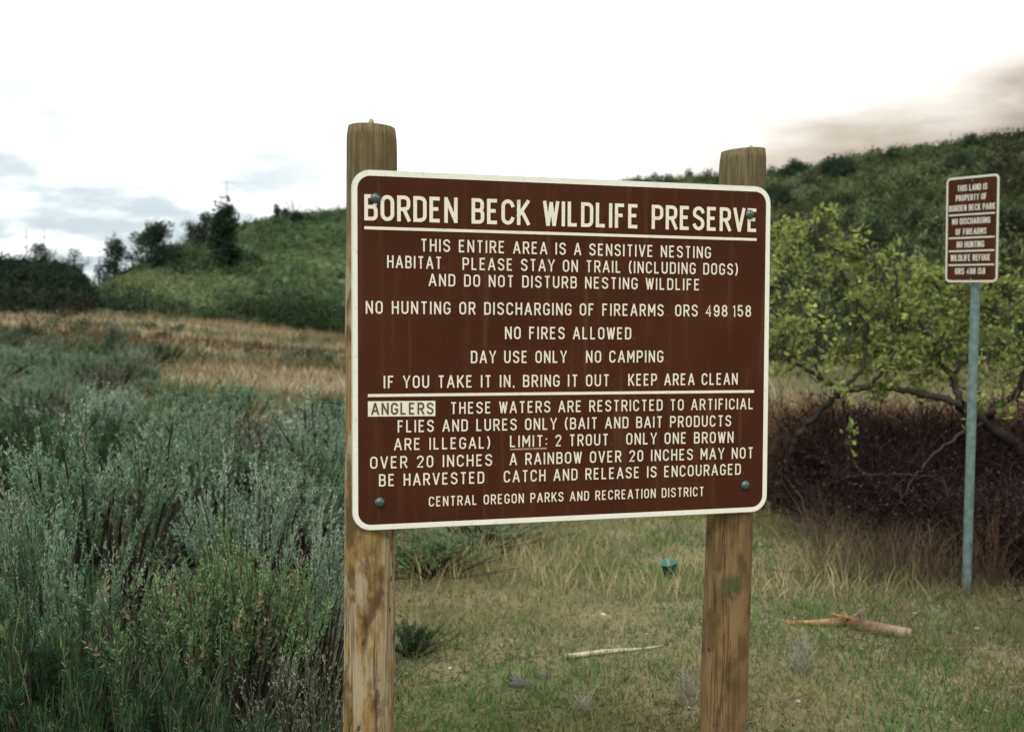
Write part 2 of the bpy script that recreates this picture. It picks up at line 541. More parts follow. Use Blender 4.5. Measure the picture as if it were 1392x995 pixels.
scrub(hillB, 'bunch_grass', 15000, (0.3, 0.7), 12, 0.24,
      [(0.045, 0.062, 0.028), (0.10, 0.10, 0.052), (0.034, 0.05, 0.024), (0.08, 0.094, 0.042)], 17, u=(0, 0.95), thr=0.0, upright=1.4,
      label='green and tan bunch grass between the brush of the tall hill on the right')
scrub(hillC, 'hillside_scrub', 3000, (0.4, 0.9), 34, 0.14,
      [(0.016, 0.034, 0.02), (0.03, 0.05, 0.03), (0.022, 0.038, 0.024), (0.034, 0.032, 0.022)], 14, u=(0.45, 1), thr=0.35,
      label='nearly black brush covering the low hill at the far left')


flat_brush('meadow_brush', 130, (40, 520), (30, 52), (.25, .6), 90, .11, [(0.10, 0.13, 0.08), (0.07, 0.095, 0.05), (0.15, 0.17, 0.11), (0.05, 0.06, 0.035)], 16,
           'patches of grey-green brush in the straw meadow before the grassy hill', thr=.5)


# ------------------------------------------------------------------ conifers on the hills
def juniper(loc, h, w, seed, label, group=None, name='juniper_tree', airy=0.0, lean=0.0, cols=((0.02, 0.038, 0.024), (0.055, 0.085, 0.05)), lsize=None, n=2600, shape='round'):
    rng = np.random.default_rng(seed)
    root = empty(name, tuple(loc)); tag(root, label, 'tree', group)
    # trunk with limbs
    k = 7; tt = np.linspace(0, 1, k)
    tr = np.zeros((1, k, 3)); tr[0, :, 2] = tt * h * 0.85 - 0.25
    tr[0, :, 0] = lean * tt * h + rng.normal(0, .02 * h, k) * tt; tr[0, :, 1] = rng.normal(0, .02 * h, k) * tt
    tb = Buf(); tb.tubes(tr, (0.045 * h * (1 - .85 * tt))[None], (0.07, 0.055, 0.042), 6)
    nl = 22
    s0 = rng.uniform(.12, .95, nl)
    ang = rng.uniform(0, 2 * np.pi, nl)
    if shape == 'cone':
        reach = (1 - s0) ** .8 * .9 + .12
    else:
        reach = np.sin(np.clip(s0 * .85 + .16, 0, 1) * np.pi) ** .7
    reach = reach * w * .5 * rng.uniform(.6, 1.1, nl)
    st = np.stack([np.interp(s0, tt, tr[0, :, i]) for i in range(3)], 1)
    en = st + np.stack([np.cos(ang) * reach, np.sin(ang) * reach, h * rng.uniform(0.02, .16, nl)], 1)
    u = np.linspace(0, 1, 4)[None, :, None]
    pa = st[:, None] * (1 - u) + en[:, None] * u
    tb.tubes(pa, np.linspace(.016, .005, 4)[None] * h * np.ones((nl, 1)), (0.06, 0.05, 0.04), 4)
    link('trunk', tb.build('trunk', M_BARK), root)
    # foliage clumps round limb ends and along the leader
    cen = np.concatenate([en, st * .4 + en * .6, np.stack([np.interp(np.linspace(.45, 1.02, 6), tt, tr[0, :, i]) for i in range(3)], 1) + np.array([0, 0, .08 * h])])
    rad = rng.uniform(.13, .23, len(cen)) * min(h, w * 1.5) * (1 - .3 * airy)
    keep = rng.random(len(cen)) > airy * .5
    cen, rad = cen[keep], rad[keep]
    pick = rng.integers(0, len(cen), n)
    d = rand_dirs(rng, n)
    base = cen[pick] + d * (rad[pick] * rng.random(n) ** .4)[:, None] * np.array([1, 1, .8])
    ls = lsize or h * .042
    ld = unit(d + rand_dirs(rng, n) * .9 + np.array([0, 0, .35]))
    tone = np.clip(rng.random(n) * .7 + rng.random(len(cen))[pick] * .4, 0, 1)
    b = Buf(); b.diamonds(base, ld, ls * rng.uniform(.8, 1.8, n), ls * .7, perp(ld, rng), cmix(*cols, tone))
    link('crown', b.build('crown', M_LEAF), root)
    return root


def stand(px, foot_py, top_py, wpx, Yd, **kw):
    p = (hillC if px < 125 else hillA).foot(px, foot_py)
    Yd = p[1]
    h = at(px, top_py, Yd)[2] - p[2]
    return juniper(p, h, wpx / FPX * Yd, **kw)


pale = ((0.03, 0.05, 0.04), (0.07, 0.10, 0.075))
stand(57, 366, 326, 40, 62, seed=1, label='small rounded juniper alone on the crest of the dark hill at far left')
stand(103, 374, 332, 38, 62, seed=2, airy=.8, n=1100, cols=pale, label='thin see-through tree on the right end of the dark hill crest')
stand(157, 380, 318, 52, 68, seed=3, airy=.5, n=2000, cols=((0.016, 0.03, 0.022), (0.05, 0.075, 0.055)), label='half open juniper lowest on the grassy slope, left of the widest one')
stand(134, 392, 356, 22, 66, seed=4, airy=.6, n=500, cols=pale, label='small pale bush-like tree in the notch between the two left hills')
stand(213, 364, 298, 66, 70, seed=5, n=5200, label='widest and densest dark juniper on the ridge of the grassy hill')
stand(256, 338, 292, 34, 77, seed=6, airy=.6, n=1100, cols=pale, label='pale thin juniper between the widest and the tallest ones on the ridge')
stand(280, 336, 287, 36, 79, seed=7, airy=.2, n=3000, cols=((0.02, 0.035, 0.022), (0.05, 0.07, 0.045)), label='mid green juniper touching the left side of the tallest ridge tree')
stand(307, 366, 266, 42, 74, seed=8, n=4200, shape='cone', label='tallest dark juniper with narrow top on the grassy hill')
for k, (a, b_, c_, w_) in enumerate([(376, 294, 274, 11), (388, 294, 280, 15), (404, 304, 283, 14)]):
    stand(a, b_, c_, w_, 88, seed=20 + k, n=1000, lsize=.11, shape='cone' if k == 0 else 'round', cols=pale if k == 0 else ((0.014, 0.026, 0.016), (0.035, 0.055, 0.03)),
          label=['slim pale little juniper, leftmost of three on the bare ridge beside the sign post',
                 'stubby dark little juniper, middle of three on the bare ridge beside the sign post',
                 'little dark juniper below the crest, rightmost of three beside the sign post'][k])
# leafless grey snag by them
snag = Buf(); rs = np.random.default_rng(3)
sp_ = at(400, 292, 90)
pth = np.stack([np.stack([np.linspace(0, rs.normal(0, .5), 5), np.linspace(0, rs.normal(0, .3), 5), np.linspace(-.2, rs.uniform(.8, 1.7), 5)], 1) for _ in range(14)])
snag.tubes(pth, np.linspace(.035, .012, 5)[None] * np.ones((14, 1)), (0.22, 0.21, 0.19), 4)
o = link('dead_shrub', snag.build('dead_shrub', M_BARK)); o.location = tuple(sp_)
tag(o, 'bare grey dead shrub on the ridge among the three little junipers', 'shrub')

# row on the far right crest: one tree, copied
ridge_row = [(868, 252, 242, 12, 170), (889, 250, 238, 13, 168), (907, 249, 240, 18, 166), (936, 248, 234, 15, 163), (962, 247, 235, 20, 160), (1050, 242, 230, 16, 149),
             (1073, 238, 228, 24, 146), (1096, 234, 225, 20, 143), (1128, 229, 219, 26, 139), (1160, 223, 213, 24, 136), (1190, 218, 206, 30, 133), (1222, 214, 203, 24, 130),
             (1255, 210, 199, 30, 127), (1288, 206, 195, 30, 125), (1318, 204, 188, 22, 123), (1350, 200, 185, 30, 121), (1384, 196, 180, 28, 119), (1420, 190, 172, 30, 116)]
proto = None
RL = 'small dark juniper in the row along the crest of the tall far hill'
for k, (a, b_, c_, w_, d_) in enumerate(ridge_row):
    h = (b_ + 9 - c_) / FPX * d_ * 1.5; w = w_ / FPX * d_ * 1.5
    if proto is None:
        proto = juniper(at(a, b_ + 9, d_), 1.0, 1.0, 40, RL, 'junipers along the far crest', n=1800, lsize=.08)
        t = proto
    else:
        t = copy_tree(proto)
        t.location = tuple(at(a, b_ + 9, d_))
    t.scale = (w * 1.1, w * 1.1, h)
    t.rotation_euler.z = k * 1.3

# junipers dotted over the face of that hill
SLP = 'dark juniper standing on the face of the tall hill behind the leafy trees'
rj = np.random.default_rng(61)
for k in range(24):
    uu = np.array([rj.uniform(.24, .56)]); vv = np.array([rj.uniform(.35, .95)])
    t = copy_tree(proto); t.location = tuple(hillB.sample(uu, vv)[0]); h = rj.uniform(1.8, 3.6)
    w = h * rj.uniform(.8, 1.2); t.scale = (w, w, h); t.rotation_euler.z = rj.uniform(0, 6)
    t['label'] = SLP; t['group'] = 'junipers on the hill face'

# a faint steel pole line far off
def utility_pole(px, foot, top, Yd, two, label):
    p = at(px, foot, Yd); h = (foot - top) / FPX * Yd
    root = empty('utility_pole', tuple(p)); tag(root, label, 'pole')
    b = Buf()
    offs = (-1.7, 1.7) if two else (0,)
    for q in offs:
        z = np.linspace(0, h, 4)
        b.tubes(np.stack([np.full(4, q), np.zeros(4), z], 1)[None], np.linspace(.13, .09, 4)[None], (0.55, 0.57, 0.57), 6)
    link('pole', b.build('pole', M_BARK), root)
    c = Buf()
    for zz in ((h * .82,) if two else (h * .97, h * .86)):
        L = 3.3 if two else 1.3
        xs = np.linspace(-L, L, 3)
        c.tubes(np.stack([xs, np.full(3, .3), np.full(3, zz)], 1)[None], np.full((1, 3), .06), (0.55, 0.57, 0.57), 4)
    link('crossarm', c.build('crossarm', M_BARK), root)


utility_pole(49, 372, 312, 190, True, 'faint two-legged power pole above the small rounded juniper at far left')
utility_pole(309, 330, 246, 170, False, 'faint thin grey pole rising above the tallest ridge juniper')


# ------------------------------------------------------------------ sagebrush
def sage_meshes(seed, stems=96, twigs=16, leaves=30, spread=1.35, up=0.5, leafcols=((0.15, 0.19, 0.13), (0.30, 0.34, 0.25)), tipcol=(0.36, 0.37, 0.26), llen=0.021, lwid=0.0066, tipn=0.06, low=.36):
    """a unit bush, about 1 tall and 1.2 wide: woody stems fanning out, upright grey leafy shoots"""
    rng = np.random.default_rng(seed)
    th = np.clip(np.abs(rng.normal(0, .58, stems)) * spread, 0, 1.15); ph = rng.uniform(0, 2 * np.pi, stems)
    L = rng.uniform(.62, .84, stems) * (1 + .12 * np.sin(ph * 3 + seed) + .10 * np.sin(ph * 5 + seed * 2))
    d0 = np.stack([np.sin(th) * np.cos(ph), np.sin(th) * np.sin(ph), np.cos(th)], 1)
    K = 6; s = np.linspace(0, 1, K)
    st = np.stack([np.cos(ph), np.sin(ph), np.zeros(stems)], 1) * rng.uniform(0, .09, stems)[:, None] - np.array([0, 0, .06])
    path = st[:, None] + d0[:, None] * (L[:, None] * s)[..., None]
    path[..., 2] += up * .22 * (s ** 2)[None] * np.sin(th)[:, None]
    path += rng.normal(0, .018, path.shape) * s[None, :, None]
    bs = Buf(); c = cmix((0.03, 0.026, 0.02), (0.075, 0.065, 0.05), rng.random(stems))
    bs.tubes(path, np.linspace(.014, .004, K)[None] * rng.uniform(.6, 1.3, (stems, 1)), c, 4)
    nt_ = stems * twigs
    si = np.repeat(np.arange(stems), twigs); u = rng.uniform(.5, 1.0, nt_)
    a = u * (K - 1); i = np.minimum(a.astype(int), K - 2); f = (a - i)[:, None]
    tb = path[si, i] * (1 - f) + path[si, i + 1] * f
    ok = (tb[:, 2] > rng.uniform(low, low + .18, nt_)) | (rng.random(nt_) < .03)
    si, tb = si[ok], tb[ok]; nt_ = len(si)
    td = unit(d0[si] * 1.1 + np.array([0, 0, 1.0]) * up * .9 + rand_dirs(rng, nt_) * .6)
    tl = rng.uniform(.08, .20, nt_)
    q = np.linspace(0, 1, 3)
    tp = tb[:, None] + td[:, None] * (tl[:, None] * q)[..., None]
    tp[:, 2, 2] += tl * .1
    bs.tubes(tp, np.linspace(.0035, .0015, 3)[None] * np.ones((nt_, 1)), cmix((0.05, 0.055, 0.035), (0.15, 0.15, 0.11), rng.random(nt_)), 3)
    nl = nt_ * leaves
    ti = np.repeat(np.arange(nt_), leaves); v = rng.uniform(.05, 1.05, nl)
    lb = tb[ti] + td[ti] * (tl[ti] * v)[:, None]
    ld = unit(td[ti] * .9 + rand_dirs(rng, nl) * .75)
    tone = np.clip(rng.normal(.45, .18, nl) + (rng.random(nt_) - .5)[ti] * .55 + (rng.random(stems) - .5)[si][ti] * .5, 0, 1)
    col = cmix(leafcols[0], leafcols[1], tone)
    istip = (rng.random(nt_) < tipn)[ti] & (v > .45)
    col[istip] = np.array(tipcol) * rng.uniform(.8, 1.2, (istip.sum(), 1))
    bl = Buf(); bl.diamonds(lb, ld, llen * rng.uniform(.6, 1.35, nl), lwid * rng.uniform(.7, 1.3, nl), perp(ld, rng), col)
    return bl.build('foliage', M_SAGE), bs.build('stem', M_BARK)


GREY = ((0.085, 0.19, 0.095), (0.37, 0.52, 0.35))
SILVER = ((0.16, 0.28, 0.18), (0.52, 0.64, 0.50))
SHADE_GREEN = ((0.014, 0.05, 0.022), (0.052, 0.12, 0.045))  # deep green, with the dimness of the lower-left foreground put into it
OLIVE = ((0.085, 0.18, 0.07), (0.29, 0.42, 0.20))
variants = {
    'grey': [sage_meshes(101, leafcols=GREY), sage_meshes(102, leafcols=GREY, up=.6), sage_meshes(103, leafcols=SILVER, stems=80, up=.75)],
    'olive': [sage_meshes(104, leafcols=OLIVE, tipcol=(0.36, 0.31, 0.18), tipn=.12, up=.6)],
    'green': [sage_meshes(105, leafcols=SHADE_GREEN, stems=70, twigs=11, leaves=16, llen=.045, lwid=.005, up=.8, spread=.9, tipcol=(0.16, 0.22, 0.09), low=.15)],
    'bare': [sage_meshes(106, leafcols=((0.13, 0.18, 0.12), (0.34, 0.38, 0.28)), stems=64, twigs=12, leaves=9, up=.6, tipcol=(0.40, 0.40, 0.31), tipn=.35, low=.2)],
}


def sage(x, y, h, w, kind, k, rz, label, group=None, sink=0.0):
    fm, sm = variants[kind][k % len(variants[kind])]
    z = float(ground_z(x, y)) - sink
    r = empty('sagebrush', (x, y, z))
    tag(r, label, 'shrub', group)
    link('foliage', fm, r); link('stem', sm, r)
    r.scale = (w / 1.35, w / 1.35, h / 1.05); r.rotation_euler.z = rz
    return r


def sage_px(px, top, Yd, w, kind, k, rz, label, group=None):
    p = at(px, top, Yd)
    gz = float(ground_z(p[0], p[1]))
    return sage(p[0], p[1], p[2] - gz, w, kind, k, rz, label, group)


near = [
    (300, 688, 3.25, 0.98, 'olive', 0, .4, 'big olive-green sagebrush in front, midway between the left frame edge and the near post'),
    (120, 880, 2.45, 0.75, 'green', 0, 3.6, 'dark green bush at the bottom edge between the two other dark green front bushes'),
    (405, 842, 2.85, 0.62, 'bare', 0, 1.1, 'sparse pale-twigged sagebrush close against the near wooden post, low in front'),
    (125, 522, 4.6, 1.45, 'grey', 0, 2.0, 'tallest broad sagebrush at left, top reaching toward the meadow'),
    (318, 602, 4.5, 0.95, 'grey', 2, 3.0, 'pale silvery sagebrush with spiky top behind the big olive-green one'),
    (30, 625, 3.7, 0.75, 'grey', 1, .9, 'grey sagebrush cut by the left frame edge, below the tallest one'),
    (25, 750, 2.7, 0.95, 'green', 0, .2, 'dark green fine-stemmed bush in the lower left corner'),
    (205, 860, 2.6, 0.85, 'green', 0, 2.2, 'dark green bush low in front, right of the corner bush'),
    (110, 705, 3.25, 0.62, 'grey', 0, 4.2, 'sagebrush just behind the dark green corner bush'),
    (425, 690, 3.8, 0.62, 'grey', 2, 3.3, 'silvery sagebrush beside the near post at sign-bottom height'),
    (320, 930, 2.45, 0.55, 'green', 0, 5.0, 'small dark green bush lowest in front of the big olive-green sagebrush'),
    (425, 552, 6.6, 1.15, 'grey', 1, 5.2, 'round grey-green sagebrush just left of the near post below the meadow'),
    (262, 532, 6.6, 1.1, 'grey', 0, 1.2, 'wide grey-green sagebrush behind the silvery spiky one'),
    (655, 688, 7.0, 1.25, 'grey', 1, 2.2, 'dark grey sagebrush seen just below the large sign, behind it'),
    (585, 722, 6.2, 0.95, 'olive', 0, .5, 'low olive brush right of the near post under the large sign'),
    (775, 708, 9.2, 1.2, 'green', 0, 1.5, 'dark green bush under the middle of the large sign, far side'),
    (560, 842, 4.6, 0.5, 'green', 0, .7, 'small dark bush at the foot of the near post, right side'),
]
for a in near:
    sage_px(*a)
rng = np.random.default_rng(77)
GL = 'grey-green sagebrush in the crowded field behind the nearest bushes, left of the sign'
rows = [(5.7, 5), (8.4, 6), (10.6, 6), (13.2, 9), (16.0, 11), (19.0, 12), (22.0, 12)]
for Yd, cnt in rows:
    for i in range(cnt + 5):
        px = -140 + 640 * (i + .5) / cnt + rng.normal(0, 22)
        if i >= cnt: px = rng.uniform(-560, -150)
        if Yd < 6 and px < 330 and px > 150: continue
        if Yd < 6 and px > 470: continue
        if Yd > 15 and px > 290 - (Yd - 16) * 14: continue
        y = Yd + rng.normal(0, .45); x = (px - 696) / FPX * y
        kind = rng.choice(['grey', 'grey', 'grey', 'olive', 'bare', 'green'], p=[.25, .25, .2, .12, .1, .08])
        hh = rng.uniform(.6, 1.05) if Yd > 6 else rng.uniform(.5, .75)
        sage(x, y, hh, hh * rng.uniform(1.45, 2.0), kind, int(rng.integers(0, 3)), rng.uniform(0, 6.28), GL, 'sagebrush field left of the sign')
# sparser ones at the meadow edge, upper left
GL2 = 'distant dark green brush at the left edge of the straw meadow'
for i in range(44):
    px = rng.uniform(-160, 225); y = rng.uniform(20, 34); x = (px - 696) / FPX * y
    sage(x, y, rng.uniform(.6, 1.15), rng.uniform(1.0, 2.0), ['green', 'grey', 'green', 'bare'][i % 4], i, rng.uniform(0, 6), GL2, 'brush at the meadow edge')


# ------------------------------------------------------------------ grass
def grass_patch(name, n, xr, yr, hr, wr, pal_fn, seed, label, lay=0.3, mask=None, cat='grass', yb=1.0):
    rng = np.random.default_rng(seed)
    yy = yr[0] + (yr[1] - yr[0]) * rng.random(n) ** yb
    if callable(xr):
        lo, hi = xr(yy)
    else:
        lo, hi = xr
    xx = lo + (hi - lo) * rng.random(n)
    if mask is not None:
        k = mask(xx, yy, rng); xx, yy = xx[k], yy[k]
    n = len(xx)
    base = np.stack([xx, yy, ground_z(xx, yy) - .004], 1)
    tilt = np.abs(rng.normal(0, 1, n)) * lay
    ph = rng.uniform(0, 2 * np.pi, n)
    d = unit(np.stack([np.cos(ph) * tilt, np.sin(ph) * tilt, np.ones(n)], 1))
    bend = np.stack([np.cos(ph), np.sin(ph), -.25 * np.ones(n)], 1) * rng.uniform(.1, 1.0, (n, 1))
    sa = rng.uniform(0, np.pi, n)
    side = np.stack([np.cos(sa), np.sin(sa), np.zeros(n)], 1)
    h = rng.uniform(*hr, n) * (0.35 + 1.3 * fbm(xx * 2.6, yy * 2.6, 3) ** 1.2)
    b = Buf(); b.blades(base, d, h, rng.uniform(*wr, n), side, bend, pal_fn(xx, yy, rng))
    o = link(name, b.build(name, M_GRASS)); tag(o, label, cat, kind='stuff')
    return o


TAN, STRAW, GRN, OLV, RED, GRY = (np.array(c) for c in ((0.27, 0.235, 0.11), (0.40, 0.34, 0.18), (0.09, 0.165, 0.048), (0.175, 0.19, 0.075), (0.12, 0.07, 0.04), (0.14, 0.125, 0.10)))


def pal_short(x, y, rng):
    g = fbm(x * .9 + 3, y * .55 + 7, 3) + rng.normal(0, .07, len(x))
    c = cmix(TAN, OLV, ss(.36, .48, g)); c = cmix(c, GRN, ss(.48, .60, g))
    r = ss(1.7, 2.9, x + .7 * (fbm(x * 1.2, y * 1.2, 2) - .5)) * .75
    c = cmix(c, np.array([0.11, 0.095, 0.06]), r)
    return c * rng.uniform(.7, 1.3, (len(x), 1))


right_x = lambda y: (-0.13 * y - .25, .62 * y + .4)
not_thick = lambda x, y, rng: ~((x > 2.2) & (y > 7.2))
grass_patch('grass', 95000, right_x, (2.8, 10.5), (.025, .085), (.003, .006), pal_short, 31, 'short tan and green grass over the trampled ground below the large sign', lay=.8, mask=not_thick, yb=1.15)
def tall_mask(x, y, rng):
    return (fbm(x * 1.1 + 5, y * 1.1, 3) + rng.normal(0, .08, len(x)) > .46) & ~((x > 2.1) & (y > 6.9))
grass_patch('dry_grass', 34000, right_x, (5.6, 13.5), (.10, .26), (.003, .007), lambda x, y, rng: cmix(STRAW, OLV, ss(.4, .65, fbm(x * .8, y * .8 + 30, 3) + rng.normal(0, .12, len(x)))) * rng.uniform(.65, 1.2, (len(x), 1)),
            32, 'taller straw-coloured grass tufts behind the sign posts', lay=.4, mask=tall_mask)
grass_patch('dead_grass', 15000, lambda y: (.22 * y, .62 * y + .4), (3.6, 8.2), (.05, .16), (.0025, .005), lambda x, y, rng: cmix((0.13, 0.10, 0.07), (0.20, 0.165, 0.11), rng.random(len(x))) * rng.uniform(.6, 1.15, (len(x), 1)),
            33, 'brown dead grass and weed stalks around the foot of the small sign pole', lay=.55, mask=lambda x, y, rng: (x - 1.9 + .9 * (fbm(x * 1.3, y * 1.3, 3) - .5) + rng.normal(0, .25, len(x)) > 0))
grass_patch('dead_grass', 9000, lambda y: (.30 * y, .62 * y + .4), (5.9, 7.6), (.12, .42), (.002, .0045), lambda x, y, rng: cmix((0.07, 0.05, 0.036), (0.20, 0.16, 0.10), rng.random(len(x)) ** 1.4) * rng.uniform(.6, 1.2, (len(x), 1)),
            37, 'thin brown dead stalks along the front edge of the dark bramble thicket', lay=.3, mask=lambda x, y, rng: (x - 1.95 + .8 * (fbm(x * 1.1, y * 1.1, 3) - .5) + rng.normal(0, .3, len(x)) > 0))
grass_patch('rusty_weeds', 30000, lambda y: (.22 * y, .60 * y), (8.6, 14.0), (.2, .75), (.004, .009), lambda x, y, rng: cmix((0.11, 0.062, 0.038), (0.20, 0.14, 0.075), rng.random(len(x)) ** 1.5) * rng.uniform(.6, 1.2, (len(x), 1)),
            34, 'rust-brown weeds below the leafy tree just right of the large sign', lay=.4)


def litter(n, seed):
    rng = np.random.default_rng(seed)
    yy = 2.9 + 6.5 * rng.random(n) ** 1.2; xx = rng.uniform(-.13, .62, n) * yy
    m = fbm(xx * 1.4 + 9, yy * 1.4, 3) + rng.normal(0, .1, n) > .45
    xx, yy = xx[m], yy[m]; n = len(xx)
    base = np.stack([xx, yy, ground_z(xx, yy) + rng.uniform(.002, .022, n)], 1)
    d = rand_dirs(rng, n) * np.array([1, 1, .35]); d = unit(d)
    sd_ = unit(np.cross(d, np.array([0, 0, 1.0])) + rand_dirs(rng, n) * .35)
    b = Buf(); b.diamonds(base, d, rng.uniform(.01, .035, n), rng.uniform(.005, .014, n), sd_, cmix((0.05, 0.036, 0.025), (0.26, 0.19, 0.11), rng.random(n) ** 1.8))
    tw = n // 6
    p0 = base[:tw]; dd = unit(rand_dirs(rng, tw) * np.array([1, 1, .12])); L = rng.uniform(.04, .16, tw)
    q = np.linspace(0, 1, 3); b.tubes(p0[:, None] + dd[:, None] * (L[:, None] * q)[..., None], np.full((tw, 3), .0016), cmix((0.06, 0.048, 0.036), (0.30, 0.26, 0.19), rng.random(tw)), 3)
    o = link('leaf_litter', b.build('leaf_litter', M_BARK)); tag(o, 'dead leaves and broken twigs strewn through the short grass', 'litter', kind='stuff')


litter(16000, 41)


def pal_meadow(x, y, rng):
    bnd = fbm(x * .06 + 3, y * .42 + 2, 3) + rng.normal(0, .05, len(x))
    c = cmix((0.095, 0.062, 0.038), (0.27, 0.22, 0.125), ss(.38, .48, bnd)); c = cmix(c, (0.46, 0.41, 0.26), ss(.54, .68, bnd))
    c = cmix(c, (0.13, 0.15, 0.07), ss(.58, .72, fbm(x * .1 + 30, y * .2 + 60, 3)) * .8)
    return c * rng.uniform(.7, 1.25, (len(x), 1))


grass_patch('meadow_grass', 70000, lambda y: (-.62 * y, -.05 * y), (17, 56), (.15, .45), (.014, .03), pal_meadow, 35, 'straw and rust coloured meadow grass between the sagebrush and the hill', lay=.35)
grass_patch('meadow_grass', 30000, lambda y: (-.05 * y, .22 * y), (13.5, 60), (.12, .4), (.014, .03), pal_meadow, 38, 'straw coloured meadow grass hidden behind the large sign', lay=.35)
grass_patch('meadow_grass', 30000, lambda y: (-1.4 * y, -.62 * y), (8, 46), (.12, .4), (.014, .03), pal_meadow, 39, 'straw coloured meadow grass beyond the far left sagebrush', lay=.35)
grass_patch('meadow_grass', 16000, lambda y: (.62 * y, 1.3 * y), (6, 34), (.12, .4), (.012, .026), pal_meadow, 42, 'straw coloured grass beyond the thicket at the far right', lay=.35)
grass_patch('meadow_grass', 26000, lambda y: (.22 * y, .66 * y), (13, 34), (.25, .55), (.012, .026), pal_meadow, 36, 'straw coloured grass seen through the branches of the leafy trees', lay=.35)


# ------------------------------------------------------------------ dark bare thicket at the right
def thicket_mesh(seed, stems=120, cols=((0.012, 0.009, 0.0095), (0.05, 0.035, 0.034))):
    rng = np.random.default_rng(seed)
    ph = rng.uniform(0, 2 * np.pi, stems); th = rng.uniform(.1, 1.25, stems); L = rng.uniform(.6, 1.3, stems)
    K = 8; s = np.linspace(0, 1, K)
    d = np.stack([np.sin(th) * np.cos(ph), np.sin(th) * np.sin(ph), np.cos(th)], 1)
    st = np.stack([rng.normal(0, .18, stems), rng.normal(0, .18, stems), np.full(stems, -.04)], 1)
    P = st[:, None] + d[:, None] * (L[:, None] * s)[..., None]
    P[..., 2] -= (.42 * s ** 2)[None] * L[:, None] * np.sin(th)[:, None] * rng.uniform(0, 1, (stems, 1))
    P += rng.normal(0, .03, P.shape) * s[None, :, None]
    P[..., 2] = np.maximum(P[..., 2], -.05)
    b = Buf(); b.tubes(P, np.linspace(.009, .003, K)[None] * rng.uniform(.6, 1.4, (stems, 1)), cmix(*cols, rng.random(stems)), 4)
    nt_ = stems * 14
    si = np.repeat(np.arange(stems), 14); j = rng.integers(1, K - 1, nt_)
    tb = P[si, j]; td = unit(d[si] * .6 + rand_dirs(rng, nt_) * .9 + np.array([0, 0, .35])); tl = rng.uniform(.12, .4, nt_)
    q = np.linspace(0, 1, 4); tp = tb[:, None] + td[:, None] * (tl[:, None] * q)[..., None] + rng.normal(0, .012, (nt_, 4, 3)) * q[None, :, None]
    b.tubes(tp, np.linspace(.0035, .0015, 4)[None] * np.ones((nt_, 1)), cmix(*cols, rng.random(nt_)), 3)
    nl = 2600   # old curled leaves hanging on
    ti = rng.integers(0, nt_, nl); lb = tb[ti] + td[ti] * (tl[ti] * rng.random(nl))[:, None]
    ld = rand_dirs(rng, nl)
    b.diamonds(lb, ld, rng.uniform(.02, .05, nl), .018, perp(ld, rng), cmix((0.03, 0.018, 0.016), (0.075, 0.045, 0.032), rng.random(nl)))
    return b.build('thicket', M_BARK)


tm = [thicket_mesh(1), thicket_mesh(2), thicket_mesh(3)]
TL = 'bare dark red-brown bramble bush in the thicket behind the small sign pole'
k = 0
for Yd, pxs, hz in ((6.3, (1405, 1490), .5), (6.9, (1340, 1430, 1500), .55), (7.5, (1190, 1262, 1335, 1410, 1490), .62), (8.6, (1120, 1180, 1245, 1310, 1375, 1440, 1510), .8), (9.8, (1150, 1220, 1290, 1360, 1430, 1500), .85)):
    for px in pxs:
        y = Yd + rng.normal(0, .2); x = (px + rng.normal(0, 10) - 696) / FPX * y
        o = link('bramble_bush', tm[k % 3]); o.location = (x, y, float(ground_z(x, y)))
        o.scale = (.95, .95, hz * rng.uniform(.5, 1.35)); o.rotation_euler.z = k * 1.7
        tag(o, TL, 'bush', 'bramble thicket'); k += 1


